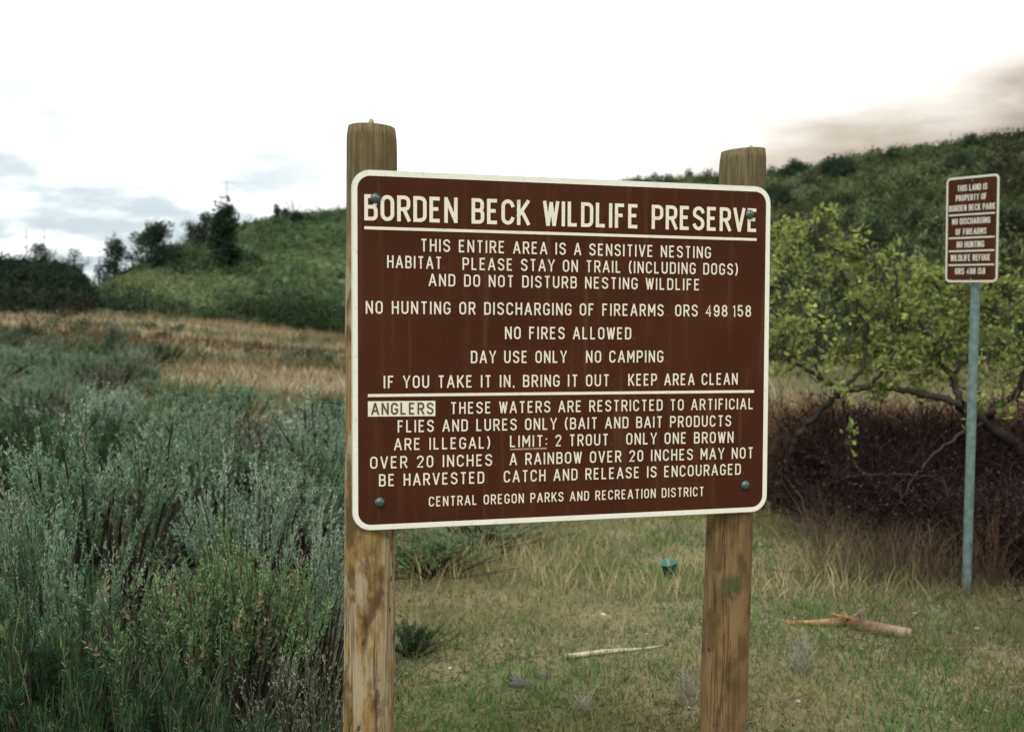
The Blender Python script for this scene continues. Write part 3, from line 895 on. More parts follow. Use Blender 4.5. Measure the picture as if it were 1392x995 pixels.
# ------------------------------------------------------------------ leafy trees at the right
def leafy_tree(loc, limbs, boxes, ntw, seed, label, cols, leafn=5):
    """limbs: lists of (px,py,Y,radius); boxes: (px0,px1,py0,py1,Y0,Y1,weight) the crown fills"""
    rng = np.random.default_rng(seed)
    loc = np.array(loc)
    root = empty('leafy_tree', tuple(loc)); tag(root, label, 'tree')
    tb = Buf(); pts = []
    for lb in limbs:
        P = np.array([at(*q[:3]) if q[1] is not None else q for q in lb]) - loc
        r = np.array([q[3] for q in lb])
        t = np.linspace(0, len(P) - 1, 6 * len(P)); i = np.minimum(t.astype(int), len(P) - 2); f = (t - i)[:, None]
        # Catmull-Rom through the given points
        Pm = np.concatenate([P[:1] * 2 - P[1:2], P, P[-1:] * 2 - P[-2:-1]])
        a0, a1, a2, a3 = Pm[i], Pm[i + 1], Pm[i + 2], Pm[i + 3]
        Q = .5 * (2 * a1 + (a2 - a0) * f + (2 * a0 - 5 * a1 + 4 * a2 - a3) * f ** 2 + (3 * a1 - a0 - 3 * a2 + a3) * f ** 3)
        Q += rng.normal(0, .008, Q.shape)
        rr = .8 * np.interp(t, np.arange(len(P)), r) * rng.uniform(.9, 1.1, len(t))
        tb.tubes(Q[None], rr[None], (0.045, 0.038, 0.032), 8)
        pts.append(Q[len(Q) // 3:])
    pts = np.concatenate(pts)
    wts = np.array([b[6] for b in boxes], float); wts /= wts.sum()
    bi = rng.choice(len(boxes), ntw, p=wts)
    B = np.array([b[:6] for b in boxes])[bi]
    u = rng.random((ntw, 3))
    E = np.array([at(B[i, 0] + (B[i, 1] - B[i, 0]) * u[i, 0], B[i, 2] + (B[i, 3] - B[i, 2]) * u[i, 1], B[i, 4] + (B[i, 5] - B[i, 4]) * u[i, 2]) for i in range(ntw)]) - loc
    dist = np.linalg.norm(E[:, None] - pts[None], axis=2) + rng.random((ntw, len(pts))) * .35
    S = pts[dist.argmin(1)]
    q = np.linspace(0, 1, 6)[None, :, None]
    sag = np.sin(q * np.pi) * rng.normal(0, .09, (ntw, 1, 3)) + np.array([0, 0, -.06]) * np.sin(q * np.pi)
    P = S[:, None] * (1 - q) + E[:, None] * q + sag
    tb.tubes(P, np.linspace(.0075, .0022, 6)[None] * rng.uniform(.7, 1.3, (ntw, 1)), cmix((0.05, 0.042, 0.033), (0.10, 0.085, 0.06), rng.random(ntw)), 4)
    # short spurs near the ends carry leaf clusters
    nc = ntw * 7
    si = np.repeat(np.arange(ntw), 7); v = rng.uniform(.4, 1.02, nc)
    a = v * 5; i = np.clip(a.astype(int), 0, 4); f = (a - i)[:, None]
    cp = P[si, i] * (1 - f) + P[si, i + 1] * f + rng.normal(0, .03, (nc, 3)) * np.array([1, 1, 1.2])
    n = nc * leafn
    ci = np.repeat(np.arange(nc), leafn)
    d = unit(rand_dirs(rng, n) + np.array([0, 0, .45]))
    tone = np.clip(rng.random(n) * .5 + rng.random(nc)[ci] * .5, 0, 1)
    lb = Buf(); lb.diamonds(cp[ci] + rng.normal(0, .02, (n, 3)), d, rng.uniform(.035, .075, n), rng.uniform(.024, .045, n), perp(d, rng), cmix(*cols, tone), fat=.5)
    link('crown', lb.build('crown', M_LEAF), root)
    link('trunk', tb.build('trunk', M_BARK, True), root)
    return root


p1 = at(1052, 700, 8.6); p1[2] = ground_z(p1[0], p1[1])
leafy_tree(p1, [
    [(1048, 712, 8.6, .046), (1057, 672, 8.5, .042), (1072, 635, 8.4, .038), (1083, 594, 8.3, .035), (1119, 555, 8.2, .034), (1142, 530, 8.1, .036)],
    [(1142, 530, 8.1, .036), (1180, 527, 8.0, .034), (1217, 528, 7.95, .032), (1258, 537, 7.9, .032), (1306, 551, 7.8, .034)],
    [(1142, 530, 8.1, .026), (1116, 515, 8.1, .022), (1078, 492, 8.1, .016), (1040, 470, 8.2, .010), (1010, 440, 8.3, .005)],
    [(1142, 530, 8.1, .026), (1171, 501, 8.2, .020), (1178, 450, 8.4, .014), (1150, 380, 8.6, .009), (1108, 300, 8.8, .005)],
    [(1180, 527, 8.0, .020), (1215, 480, 7.9, .015), (1225, 420, 7.9, .010), (1215, 350, 8.0, .005)],
    [(1116, 515, 8.1, .016), (1095, 450, 8.3, .011), (1085, 380, 8.6, .006), (1078, 330, 8.8, .004)],
    [(1057, 672, 8.4, .020), (1104, 664, 7.9, .015), (1155, 650, 7.5, .012), (1223, 644, 7.2, .008), (1290, 655, 7.0, .004)],
    [(1050, 690, 8.4, .018), (1100, 712, 7.7, .013), (1155, 716, 7.3, .010), (1197, 677, 7.2, .007), (1240, 640, 7.2, .004)],
    [(1072, 635, 8.3, .014), (1068, 590, 8.2, .010), (1046, 560, 8.2, .006)]],
    [(1040, 1120, 300, 430, 8.0, 9.6, 1.0), (1040, 1250, 400, 510, 7.6, 9.2, 2.4), (1110, 1260, 320, 420, 7.6, 9.0, 1.3), (1150, 1290, 470, 545, 7.4, 8.6, .8), (1085, 1180, 275, 330, 8.3, 9.3, .5)],
    105, 51, 'young leafy tree with a thin leaning trunk and yellow-green leaves, between the two signs', ((0.10, 0.135, 0.038), (0.37, 0.41, 0.125)))
p2 = at(1400, 690, 8.0); p2[2] = ground_z(p2[0], p2[1])
leafy_tree(p2, [
    [(1440, 715, 8.0, .085), (1420, 650, 8.0, .075), (1383, 610, 7.9, .066), (1337, 573, 7.8, .06), (1306, 551, 7.8, .056)],
    [(1306, 551, 7.8, .046), (1295, 519, 7.9, .032), (1262, 455, 8.0, .022), (1215, 390, 8.2, .014), (1175, 335, 8.4, .007)],
    [(1337, 573, 7.8, .042), (1360, 550, 7.7, .036), (1379, 537, 7.7, .030), (1394, 508, 7.6, .024), (1420, 430, 7.6, .014), (1430, 350, 7.7, .007)],
    [(1295, 519, 7.9, .024), (1318, 450, 8.1, .016), (1330, 390, 8.3, .010), (1335, 330, 8.4, .005)],
    [(1383, 610, 7.9, .04), (1460, 590, 8.2, .032), (1520, 500, 8.4, .02), (1560, 400, 8.6, .01)],
    [(1337, 573, 7.8, .022), (1290, 600, 7.5, .014), (1250, 640, 7.2, .009), (1215, 690, 7.0, .005)]],
    [(1230, 1400, 400, 530, 7.4, 9.0, 2.6), (1280, 1420, 330, 430, 7.6, 9.0, 1.3), (1180, 1300, 360, 470, 7.8, 9.2, 1.2), (1400, 1580, 340, 560, 7.4, 9.0, 2.0), (1330, 1430, 490, 570, 7.3, 8.4, .5)],
    130, 52, 'larger leafy tree with a thick crooked trunk behind the small sign', ((0.08, 0.12, 0.034), (0.33, 0.38, 0.11)))


# ------------------------------------------------------------------ lettering: a stroke alphabet after road-sign capitals
W0 = 0.44


def arc(cx, cy, rx, ry, a0, a1, n=9):
    t = np.radians(np.linspace(a0, a1, n))
    return [(cx + rx * math.cos(a), cy + ry * math.sin(a)) for a in t]


def glyphs():
    W = W0; h = W / 2; r = 0.24; g = {}
    O = arc(h, 1 - r, h, r, 0, 180) + arc(h, r, h, r, 180, 360)
    g['O'] = (W, [(O, True)]); g['0'] = (W * .92, [([(x * .92, y) for x, y in O], True)])
    g['A'] = (.50, [([(0, 0), (.235, 1)], False), ([(.265, 1), (.50, 0)], False), ([(.085, .30), (.415, .30)], False)])
    bow = lambda y0, y1, w, rr=.16: [(0, y0), (w - rr, y0)] + arc(w - rr, y0 + rr, rr, rr, -90, 0, 6) + arc(w - rr, y1 - rr, rr, rr, 0, 90, 6) + [(0, y1)]
    g['B'] = (.42, [([(0, 0), (0, 1)], False), (bow(0, .53, .42), False), (bow(.53, 1, .40), False)])
    C = arc(h, 1 - r, h, r, 12, 180) + arc(h, r, h, r, 180, 348)
    g['C'] = (W, [(C, False)])
    g['D'] = (.43, [([(0, 0), (0, 1)], False), (bow(0, 1, .43, .20), False)])
    g['E'] = (.38, [([(.38, 1), (0, 1), (0, 0), (.38, 0)], False), ([(0, .53), (.32, .53)], False)])
    g['F'] = (.37, [([(.37, 1), (0, 1), (0, 0)], False), ([(0, .52), (.30, .52)], False)])
    g['G'] = (W, [(arc(h, 1 - r, h, r, 15, 180) + arc(h, r, h, r, 180, 350) + [(W, .44), (.24, .44)], False)])
    g['H'] = (.43, [([(0, 0), (0, 1)], False), ([(.43, 0), (.43, 1)], False), ([(0, .52), (.43, .52)], False)])
    g['I'] = (.0, [([(0, 0), (0, 1)], False)])
    g['K'] = (.43, [([(0, 0), (0, 1)], False), ([(.42, 1), (0, .36)], False), ([(.15, .56), (.44, 0)], False)])
    g['L'] = (.36, [([(0, 1), (0, 0), (.36, 0)], False)])
    g['M'] = (.52, [([(0, 0), (0, 1)], False), ([(.02, .98), (.25, .34)], False), ([(.27, .34), (.50, .98)], False), ([(.52, 0), (.52, 1)], False)])
    g['N'] = (.44, [([(0, 0), (0, 1)], False), ([(.02, .97), (.42, .03)], False), ([(.44, 0), (.44, 1)], False)])
    g['P'] = (.42, [([(0, 0), (0, 1)], False), (bow(.44, 1, .42, .18), False)])
    g['R'] = (.43, [([(0, 0), (0, 1)], False), (bow(.47, 1, .42, .18), False), ([(.22, .47), (.43, 0)], False)])
    S = arc(h, .755, h, .245, 20, 180, 9) + [(.03, .64)] + arc(h, .25, h, .25, 70, 0, 7)[1:] + arc(h, .245, h, .245, 0, -160, 9)[1:]
    g['S'] = (W, [(S, False)])
    g['T'] = (.42, [([(0, 1), (.42, 1)], False), ([(.21, 1), (.21, 0)], False)])
    g['U'] = (W, [([(0, 1)] + arc(h, r, h, r, 180, 360) + [(W, 1)], False)])
    g['V'] = (.46, [([(0, 1), (.215, 0)], False), ([(.245, 0), (.46, 1)], False)])
    g['W'] = (.60, [([(0, 1), (.145, 0)], False), ([(.165, 0), (.29, .95)], False), ([(.31, .95), (.435, 0)], False), ([(.455, 0), (.60, 1)], False)])
    g['X'] = (.44, [([(0, 0), (.44, 1)], False), ([(0, 1), (.44, 0)], False)])
    g['Y'] = (.46, [([(0, 1), (.23, .42), (.46, 1)], False), ([(.23, .44), (.23, 0)], False)])
    g['1'] = (.08, [([(0, .88), (.08, 1), (.08, 0)], False)])
    g['2'] = (.42, [(arc(.21, .755, .21, .245, 165, -30, 9) + [(0, 0), (.42, 0)], False)])
    g['4'] = (.44, [([(.34, 0), (.34, 1), (0, .27), (.46, .27)], False)])
    g['5'] = (.42, [([(.39, 1), (.04, 1), (.02, .55)] + arc(.21, .31, .21, .30, 120, -155, 11), False)])
    g['8'] = (.42, [(arc(.21, .765, .185, .235, 0, 360, 16)[:-1], True), (arc(.21, .265, .21, .265, 0, 360, 16)[:-1], True)])
    g['9'] = (.42, [(arc(.21, .70, .21, .30, 0, 360, 18)[:-1], True), ([(.42, .70)] + arc(.21, .29, .21, .29, 0, -160, 9), False)])
    g['('] = (.13, [(arc(.34, .5, .34, .72, 130, 230, 9), False)])
    g[')'] = (.13, [(arc(-.21, .5, .34, .72, 50, -50, 9), False)])
    g['.'] = (.0, [([(0, -.03), (0, .07)], False)])
    g[','] = (.02, [([(.02, .07), (.0, -.12)], False)])
    g[':'] = (.0, [([(0, .12), (0, .24)], False), ([(0, .62), (0, .74)], False)])
    return g


GL_ = glyphs()


def strip(pts, hw, closed):
    P = np.array(pts, float)
    keep = [0] + [i for i in range(1, len(P)) if np.hypot(*(P[i] - P[i - 1])) > 1e-6]
    P = P[keep]
    n = len(P)
    if closed:
        pv, nx_ = np.roll(P, 1, 0), np.roll(P, -1, 0)
    else:
        pv = np.concatenate([2 * P[:1] - P[1:2], P[:-1]]); nx_ = np.concatenate([P[1:], 2 * P[-1:] - P[-2:-1]])
    d1 = P - pv; d2 = nx_ - P
    d1 /= np.linalg.norm(d1, axis=1, keepdims=True); d2 /= np.linalg.norm(d2, axis=1, keepdims=True)
    n1 = np.stack([-d1[:, 1], d1[:, 0]], 1); n2 = np.stack([-d2[:, 1], d2[:, 0]], 1)
    m = n1 + n2; m /= np.linalg.norm(m, axis=1, keepdims=True) + 1e-9
    k = 1 / np.clip((m * n1).sum(1), .72, 1)
    off = m * (hw * k)[:, None]
    return P + off, P - off


def lettering(buf, text, x0, x1, yb0, yb1, cap, z0, stroke=0.15, gap=0.155, space=0.40, skip=''):
    """one line of capitals filling x0..x1 on the sign's own plane (x right, z up), laid toward -Y"""
    adv = []; x = 0
    prev = None
    for ch in text:
        if ch == ' ':
            x += space; prev = None; continue
        if prev is not None: x += stroke + gap
        adv.append((ch, x)); x += GL_[ch][0]; prev = ch
    total = x
    kx = ((x1 - x0) - stroke * cap) / (total * cap)
    for ch, gx_ in adv:
        if ch in skip: continue
        for si, (pts, closed) in enumerate(GL_[ch][1]):
            Q = []
            for a, b in pts:
                X = x0 + stroke * cap / 2 + (gx_ + a) * cap * kx
                Q.append((X, yb0 + (yb1 - yb0) * (X - x0) / (x1 - x0) + stroke * cap / 2 + b * cap * (1 - stroke)))
            if not closed and ch not in '.,:':
                # flat ends reach the full cap height
                for e, o_ in ((0, 1), (-1, -2)):
                    v = np.array(Q[e]) - np.array(Q[o_]); v = v / (np.linalg.norm(v) + 1e-9)
                    if abs(v[1]) > .5: Q[e] = tuple(np.array(Q[e]) + v * stroke * cap / 2)
            l, r_ = strip(Q, stroke * cap / 2, closed)
            n = len(l); z = z0 - .00022 * si
            v = np.concatenate([np.stack([l[:, 0], np.full(n, z), l[:, 1]], 1), np.stack([r_[:, 0], np.full(n, z), r_[:, 1]], 1)])
            i = np.arange(n if closed else n - 1); j = (i + 1) % n
            f = np.stack([i, j, j + n, i + n], 1)
            buf.add(v, f, (0.17, 0.10, 0.075) if ch == '.' else (1, 1, 1))     # the full stops have lost their paint


# ------------------------------------------------------------------ sign materials
def sign_brown():
    m, t, b = new_mat('brown_sign_face')
    tc = t.nodes.new('ShaderNodeTexCoord')
    n1 = N(t, 'ShaderNodeTexNoise', Scale=5, Detail=5); t.links.new(tc.outputs['Object'], n1.inputs['Vector'])
    n2 = N(t, 'ShaderNodeTexNoise', Scale=160, Detail=3); t.links.new(tc.outputs['Object'], n2.inputs['Vector'])
    mp = t.nodes.new('ShaderNodeMapping'); mp.inputs['Scale'].default_value = (40, 40, 2.2)
    t.links.new(tc.outputs['Object'], mp.inputs[0])
    n3 = N(t, 'ShaderNodeTexNoise', Scale=1, Detail=4); t.links.new(mp.outputs[0], n3.inputs['Vector'])
    c = mixc(t, sstep(t, .3, .7, n1.outputs[0]), (0.047, 0.0138, 0.0060), (0.061, 0.0200, 0.0090))
    c = mixc(t, math_node(t, 'MULTIPLY', sstep(t, .66, .78, n2.outputs[0]), .25), c, (0.16, 0.10, 0.07))
    c = mixc(t, math_node(t, 'MULTIPLY', sstep(t, .52, .8, n3.outputs[0]), .34), c, (0.13, 0.075, 0.05))
    t.links.new(c, b.inputs['Base Color'])
    b.inputs['Roughness'].default_value = .62; b.inputs['Specular IOR Level'].default_value = .10
    return m


def sign_white(name='cream_letter_paint', c1=(0.72, 0.68, 0.55), c2=(0.80, 0.77, 0.66), wear=(0.50, 0.36, 0.24)):
    m, t, b = new_mat(name)
    tc = t.nodes.new('ShaderNodeTexCoord')
    n1 = N(t, 'ShaderNodeTexNoise', Scale=14, Detail=4); t.links.new(tc.outputs['Object'], n1.inputs['Vector'])
    n2 = N(t, 'ShaderNodeTexNoise', Scale=90, Detail=4); t.links.new(tc.outputs['Object'], n2.inputs['Vector'])
    c = mixc(t, n1.outputs[0], c1, c2)
    c = mixc(t, math_node(t, 'MULTIPLY', sstep(t, .58, .75, n2.outputs[0]), .55), c, wear)
    c = mixc(t, 1.0, c, N(t, 'ShaderNodeAttribute', attribute_name='tint').outputs['Color'], 'MULTIPLY')
    t.links.new(c, b.inputs['Base Color'])
    b.inputs['Roughness'].default_value = .55; b.inputs['Specular IOR Level'].default_value = .25
    return m


def metal(name, c1, c2, rough=.5, metallic=.0, scale=60):
    m, t, b = new_mat(name)
    tc = t.nodes.new('ShaderNodeTexCoord')
    n1 = N(t, 'ShaderNodeTexNoise', Scale=scale, Detail=5); t.links.new(tc.outputs['Object'], n1.inputs['Vector'])
    t.links.new(mixc(t, sstep(t, .35, .65, n1.outputs[0]), c1, c2), b.inputs['Base Color'])
    b.inputs['Roughness'].default_value = rough; b.inputs['Metallic'].default_value = metallic
    return m


def post_wood(name, seed, golden, dark, pale_c, top, mottle=.9, moss=None):
    m, t, b = new_mat(name)
    tc = t.nodes.new('ShaderNodeTexCoord'); P = tc.outputs['Object']
    def nz(scale, vs, det=5, off=0):
        mp = t.nodes.new('ShaderNodeMapping'); mp.inputs['Scale'].default_value = vs; mp.inputs['Location'].default_value = (seed * 3.1 + off, seed, off)
        t.links.new(P, mp.inputs[0])
        n = N(t, 'ShaderNodeTexNoise', Scale=scale, Detail=det, Roughness=.62); t.links.new(mp.outputs[0], n.inputs['Vector']); return n.outputs[0]
    grain = nz(1, (150, 150, 5)); blotch = nz(1, (17, 17, 9), 5); stain = nz(1, (20, 20, 8), 5, 9); fine = nz(1, (420, 420, 40), 3, 4); knots = nz(1, (22, 22, 12), 2, 21)
    c = mixc(t, sstep(t, .40, .60, blotch), golden, tuple(.62 * a for a in golden))
    c = mixc(t, math_node(t, 'MULTIPLY', sstep(t, .44, .56, stain), mottle), c, pale_c)
    c = mixc(t, math_node(t, 'MULTIPLY', sstep(t, .52, .63, blotch), mottle * .9), c, dark)
    c = mixc(t, sstep(t, .66, .72, knots), c, tuple(.7 * a for a in dark))
    c = mixc(t, math_node(t, 'MULTIPLY', sstep(t, .5, .66, grain), .55), c, dark)
    c = mixc(t, math_node(t, 'MULTIPLY', sstep(t, .55, .7, fine), .3), c, dark)
    crack = nz(1, (34, 34, .9), 3, 33)
    cr = math_node(t, 'MULTIPLY', sstep(t, .022, .006, math_node(t, 'ABSOLUTE', math_node(t, 'SUBTRACT', crack, .5))), sstep(t, .42, .55, nz(1, (9, 9, 2.2), 2, 44)))
    c = mixc(t, math_node(t, 'MULTIPLY', cr, .55), c, (0.03, 0.014, 0.009))
    if moss:        # an old green stain
        vm = t.nodes.new('ShaderNodeVectorMath'); vm.operation = 'DISTANCE'; t.links.new(P, vm.inputs[0]); vm.inputs[1].default_value = moss
        dd = math_node(t, 'ADD', vm.outputs['Value'], math_node(t, 'MULTIPLY', math_node(t, 'SUBTRACT', stain, .5), .12))
        c = mixc(t, math_node(t, 'MULTIPLY', sstep(t, .055, .012, dd), .75), c, (0.035, 0.062, 0.026))
    # grey-green weathering of the exposed post heads above the panel
    sp = t.nodes.new('ShaderNodeSeparateXYZ'); t.links.new(P, sp.inputs[0])
    w = sstep(t, 1.78, 1.98, math_node(t, 'ADD', sp.outputs[2], math_node(t, 'MULTIPLY', blotch, .25)))
    tcol = mixc(t, sstep(t, .4, .62, grain), top, tuple(.55 * a for a in top))
    tcol = mixc(t, math_node(t, 'MULTIPLY', sstep(t, .5, .6, stain), .5), tcol, (0.10, 0.066, 0.035))
    c = mixc(t, w, c, tcol)
    t.links.new(c, b.inputs['Base Color'])
    b.inputs['Roughness'].default_value = .85; b.inputs['Specular IOR Level'].default_value = .15
    bp = N(t, 'ShaderNodeBump', Strength=.5, Distance=.004); t.links.new(math_node(t, 'SUBTRACT', grain, math_node(t, 'MULTIPLY', cr, 2.0)), bp.inputs['Height']); t.links.new(bp.outputs[0], b.inputs['Normal'])
    return m


M_BROWN, M_WHITE = sign_brown(), sign_white()
M_EDGE = metal('aluminium_edge', (0.5, 0.5, 0.46), (0.62, 0.62, 0.58), .5, .0)
M_BORDER = sign_white('white_border_paint', (0.73, 0.72, 0.63), (0.82, 0.81, 0.74), (0.55, 0.52, 0.42))
M_BOLT = metal('bolt_steel', (0.05, 0.085, 0.08), (0.12, 0.17, 0.16), .35, .4, 200)
M_RED = metal('worn_red_brown_rule', (0.30, 0.15, 0.09), (0.42, 0.27, 0.18), .6)


def rounded(w, h, r, n=9):
    pts = []
    for cx, cz, a in ((w / 2 - r, h / 2 - r, 0), (-w / 2 + r, h / 2 - r, 90), (-w / 2 + r, -h / 2 + r, 180), (w / 2 - r, -h / 2 + r, 270)):
        for q in np.radians(np.linspace(a, a + 90, n)):
            pts.append((cx + r * math.cos(q), cz + r * math.sin(q)))
    return np.array(pts)


def panel_mesh(w, h, r, th):
    """a flat plate with rounded corners and a softened rim: brown face, bare edge and back"""
    bm = bmesh.new()
    def ring(inset, y):
        p = rounded(w - 2 * inset, h - 2 * inset, r - inset)
        return [bm.verts.new((a, y, c)) for a, c in p]
    e = th * .22
    rs_ = [ring(e, -th / 2), ring(0, -th / 2 + e), ring(0, th / 2 - e), ring(e, th / 2)]
    n = len(rs_[0])
    for a, b_ in zip(rs_[:-1], rs_[1:]):
        for i in range(n):
            f = bm.faces.new((a[i], b_[i], b_[(i + 1) % n], a[(i + 1) % n])); f.material_index = 1
    f = bm.faces.new(rs_[0]); f.material_index = 0
    f = bm.faces.new(list(reversed(rs_[-1]))); f.material_index = 1
    bmesh.ops.recalc_face_normals(bm, faces=bm.faces)
    me = bpy.data.meshes.new('panel'); bm.to_mesh(me); bm.free()
    me.materials.append(M_BROWN); me.materials.append(M_EDGE)
    return me


def border_mesh(w, h, r, i0, i1, y):
    a = rounded(w - 2 * i0, h - 2 * i0, r - i0); b_ = rounded(w - 2 * i1, h - 2 * i1, max(r - i1, .004))
    n = len(a)
    v = np.concatenate([np.stack([q[:, 0], np.full(n, y), q[:, 1]], 1) for q in (a, b_)])
    i = np.arange(n); j = (i + 1) % n
    return mesh_from('border', v, np.stack([i, j, j + n, i + n], 1), np.full(n, 4), M_BORDER, np.ones((2 * n, 3)))


def bar(buf, x0, z0, x1, z1, t, y):
    v = [(x0, y, z0 - t / 2), (x1, y, z1 - t / 2), (x1, y, z1 + t / 2), (x0, y, z0 + t / 2)]
    buf.add(v, [[0, 1, 2, 3]], (1, 1, 1))


def bolt_mesh(r, hgt):
    bm = bmesh.new()
    prof = [(r * 1.12, 0), (r * 1.12, .0010), (r * 1.0, .0018), (r * .97, hgt * .35), (r * .78, hgt * .75), (r * .42, hgt * .96), (0.0, hgt)]
    n = 20; rings = []
    for q, y in prof[:-1]:
        rings.append([bm.verts.new((q * math.cos(a), -y, q * math.sin(a))) for a in np.linspace(0, 2 * np.pi, n, endpoint=False)])
    tip = bm.verts.new((0, -hgt, 0))
    for a, b_ in zip(rings[:-1], rings[1:]):
        for i in range(n): bm.faces.new((a[i], a[(i + 1) % n], b_[(i + 1) % n], b_[i])).smooth = True
    for i in range(n): bm.faces.new((rings[-1][i], rings[-1][(i + 1) % n], tip)).smooth = True
    bmesh.ops.recalc_face_normals(bm, faces=bm.faces)
    me = bpy.data.meshes.new('bolt'); bm.to_mesh(me); bm.free(); me.materials.append(M_BOLT)
    return me


# ------------------------------------------------------------------ the large sign: posts, panel, border, words, bolts
SW, SH = 1.166, 0.914
S_LOC = Vector((0.1591, 2.661, 1.4892)); S_YAW = 0.2549
sign = empty('park_sign', (S_LOC.x, S_LOC.y, 0.0))
tag(sign, 'large brown sign with rounded corners and white lettering bolted to two round wooden posts', 'sign')
sign.rotation_euler = (0, 0, S_YAW)
panel = link('panel', panel_mesh(SW, SH, .048, .006), sign)
panel.location = (0, 0, S_LOC.z); panel.rotation_euler = (0.0008, 0.003, 0)
yF = -.003
link('border', border_mesh(SW, SH, .048, .0018, .0150, yF - .0008), panel)
LINES = [
    ('THIS ENTIRE AREA IS A SENSITIVE NESTING', -0.4076, 0.4012, 0.2553, 0.2539, 0.0322),
    ('HABITAT.', -0.4934, -0.3431, 0.2119, 0.2109, 0.0315),
    ('PLEASE STAY ON TRAIL (INCLUDING DOGS)', -0.2982, 0.4834, 0.2103, 0.2092, 0.0318),
    ('AND DO NOT DISTURB NESTING WILDLIFE.', -0.3866, 0.3790, 0.1673, 0.1654, 0.0315),
    ('NO HUNTING OR DISCHARGING OF FIREARMS. ORS 498.158', -0.5476, 0.5256, 0.0954, 0.0933, 0.0326),
    ('NO FIRES ALLOWED.', -0.1845, 0.1790, 0.0313, 0.0304, 0.0328),
    ('DAY USE ONLY.', -0.2758, -0.0040, -0.0314, -0.0320, 0.0324),
    ('NO CAMPING.', 0.0397, 0.2735, -0.0319, -0.0321, 0.0324),
    ('IF YOU TAKE IT IN, BRING IT OUT.', -0.5026, 0.1170, -0.0940, -0.0958, 0.0322),
    ('KEEP AREA CLEAN', 0.1608, 0.4868, -0.0952, -0.0957, 0.0325),
    ('THESE WATERS ARE RESTRICTED TO ARTIFICIAL', -0.3297, 0.5359, -0.1628, -0.1653, 0.0310),
    ('FLIES AND LURES ONLY (BAIT AND BAIT PRODUCTS', -0.4671, 0.4684, -0.2075, -0.2120, 0.0313),
    ('ARE ILLEGAL).', -0.4763, -0.2130, -0.2528, -0.2552, 0.0306),
    ('LIMIT:', -0.1701, -0.0682, -0.2532, -0.2540, 0.0305),
    ('2 TROUT.', -0.0451, 0.1150, -0.2546, -0.2557, 0.0315),
    ('ONLY ONE BROWN', 0.1562, 0.4758, -0.2555, -0.2585, 0.0318),
    ('OVER 20 INCHES.', -0.5374, -0.2070, -0.2985, -0.3010, 0.0310),
    ('A RAINBOW OVER 20 INCHES MAY NOT', -0.1707, 0.5378, -0.3010, -0.3037, 0.0315),
    ('BE HARVESTED.', -0.5150, -0.2290, -0.3443, -0.3465, 0.0313),
    ('CATCH AND RELEASE IS ENCOURAGED.', -0.1867, 0.5100, -0.3462, -0.3487, 0.0312),
    ('CENTRAL OREGON PARKS AND RECREATION DISTRICT', -0.3865, 0.3877, -0.4014, -0.4044, 0.0258)]
hb = Buf(); lettering(hb, 'BORDEN BECK WILDLIFE PRESERVE', -.5507, .5426, .3298, .3299, .0653, yF - .0008, stroke=.142, gap=.145, space=.80)
link('heading', hb.build('heading', M_WHITE), panel)
for t_, a, b_, c_, d_, e_ in LINES:
    lb_ = Buf()
    lettering(lb_, t_, a, b_, c_, d_, e_, yF - .0008, stroke=.125, gap=.215, space=.86)
    link('text_line', lb_.build('text_line', M_WHITE), panel)
rb = Buf(); bar(rb, -.5508, .3112, .5400, .3092, .0075, yF - .0008); o = link('rule', rb.build('rule', M_WHITE), panel)
rb = Buf(); bar(rb, -.5426, -.1118, .5378, -.1152, .0075, yF - .0008); o = link('rule', rb.build('rule', M_WHITE), panel)
rb = Buf(); bar(rb, -.1700, -.2592, -.0690, -.2590, .0042, yF - .0008); o = link('underline', rb.build('underline', M_RED), panel)
rb = Buf(); v = [(-.5428, yF - .0007, -.1653), (-.3695, yF - .0007, -.1672), (-.3695, yF - .0007, -.1278), (-.5428, yF - .0007, -.1264)]
rb.add(v, [[0, 1, 2, 3]], (1, 1, 1)); box = link('highlight_box', rb.build('highlight_box', M_WHITE), panel)
ab = Buf(); lettering(ab, 'ANGLERS', -.5345, -.3742, -.1608, -.1622, .0305, yF - .0018, stroke=.135, gap=.19)
M_DARKL = metal('dark_letter_paint', (0.045, 0.035, 0.022), (0.075, 0.055, 0.035), .6)
link('boxed_lettering', ab.build('boxed_lettering', M_DARKL), panel)
bm_ = bolt_mesh(.0115, .0075)
for (a, b_) in ((-.5229, .3861), (.5174, .3782), (-.5133, -.3847), (.5139, -.379)):
    o = link('bolt', bm_, panel); o.location = (a, yF - .0022, b_)


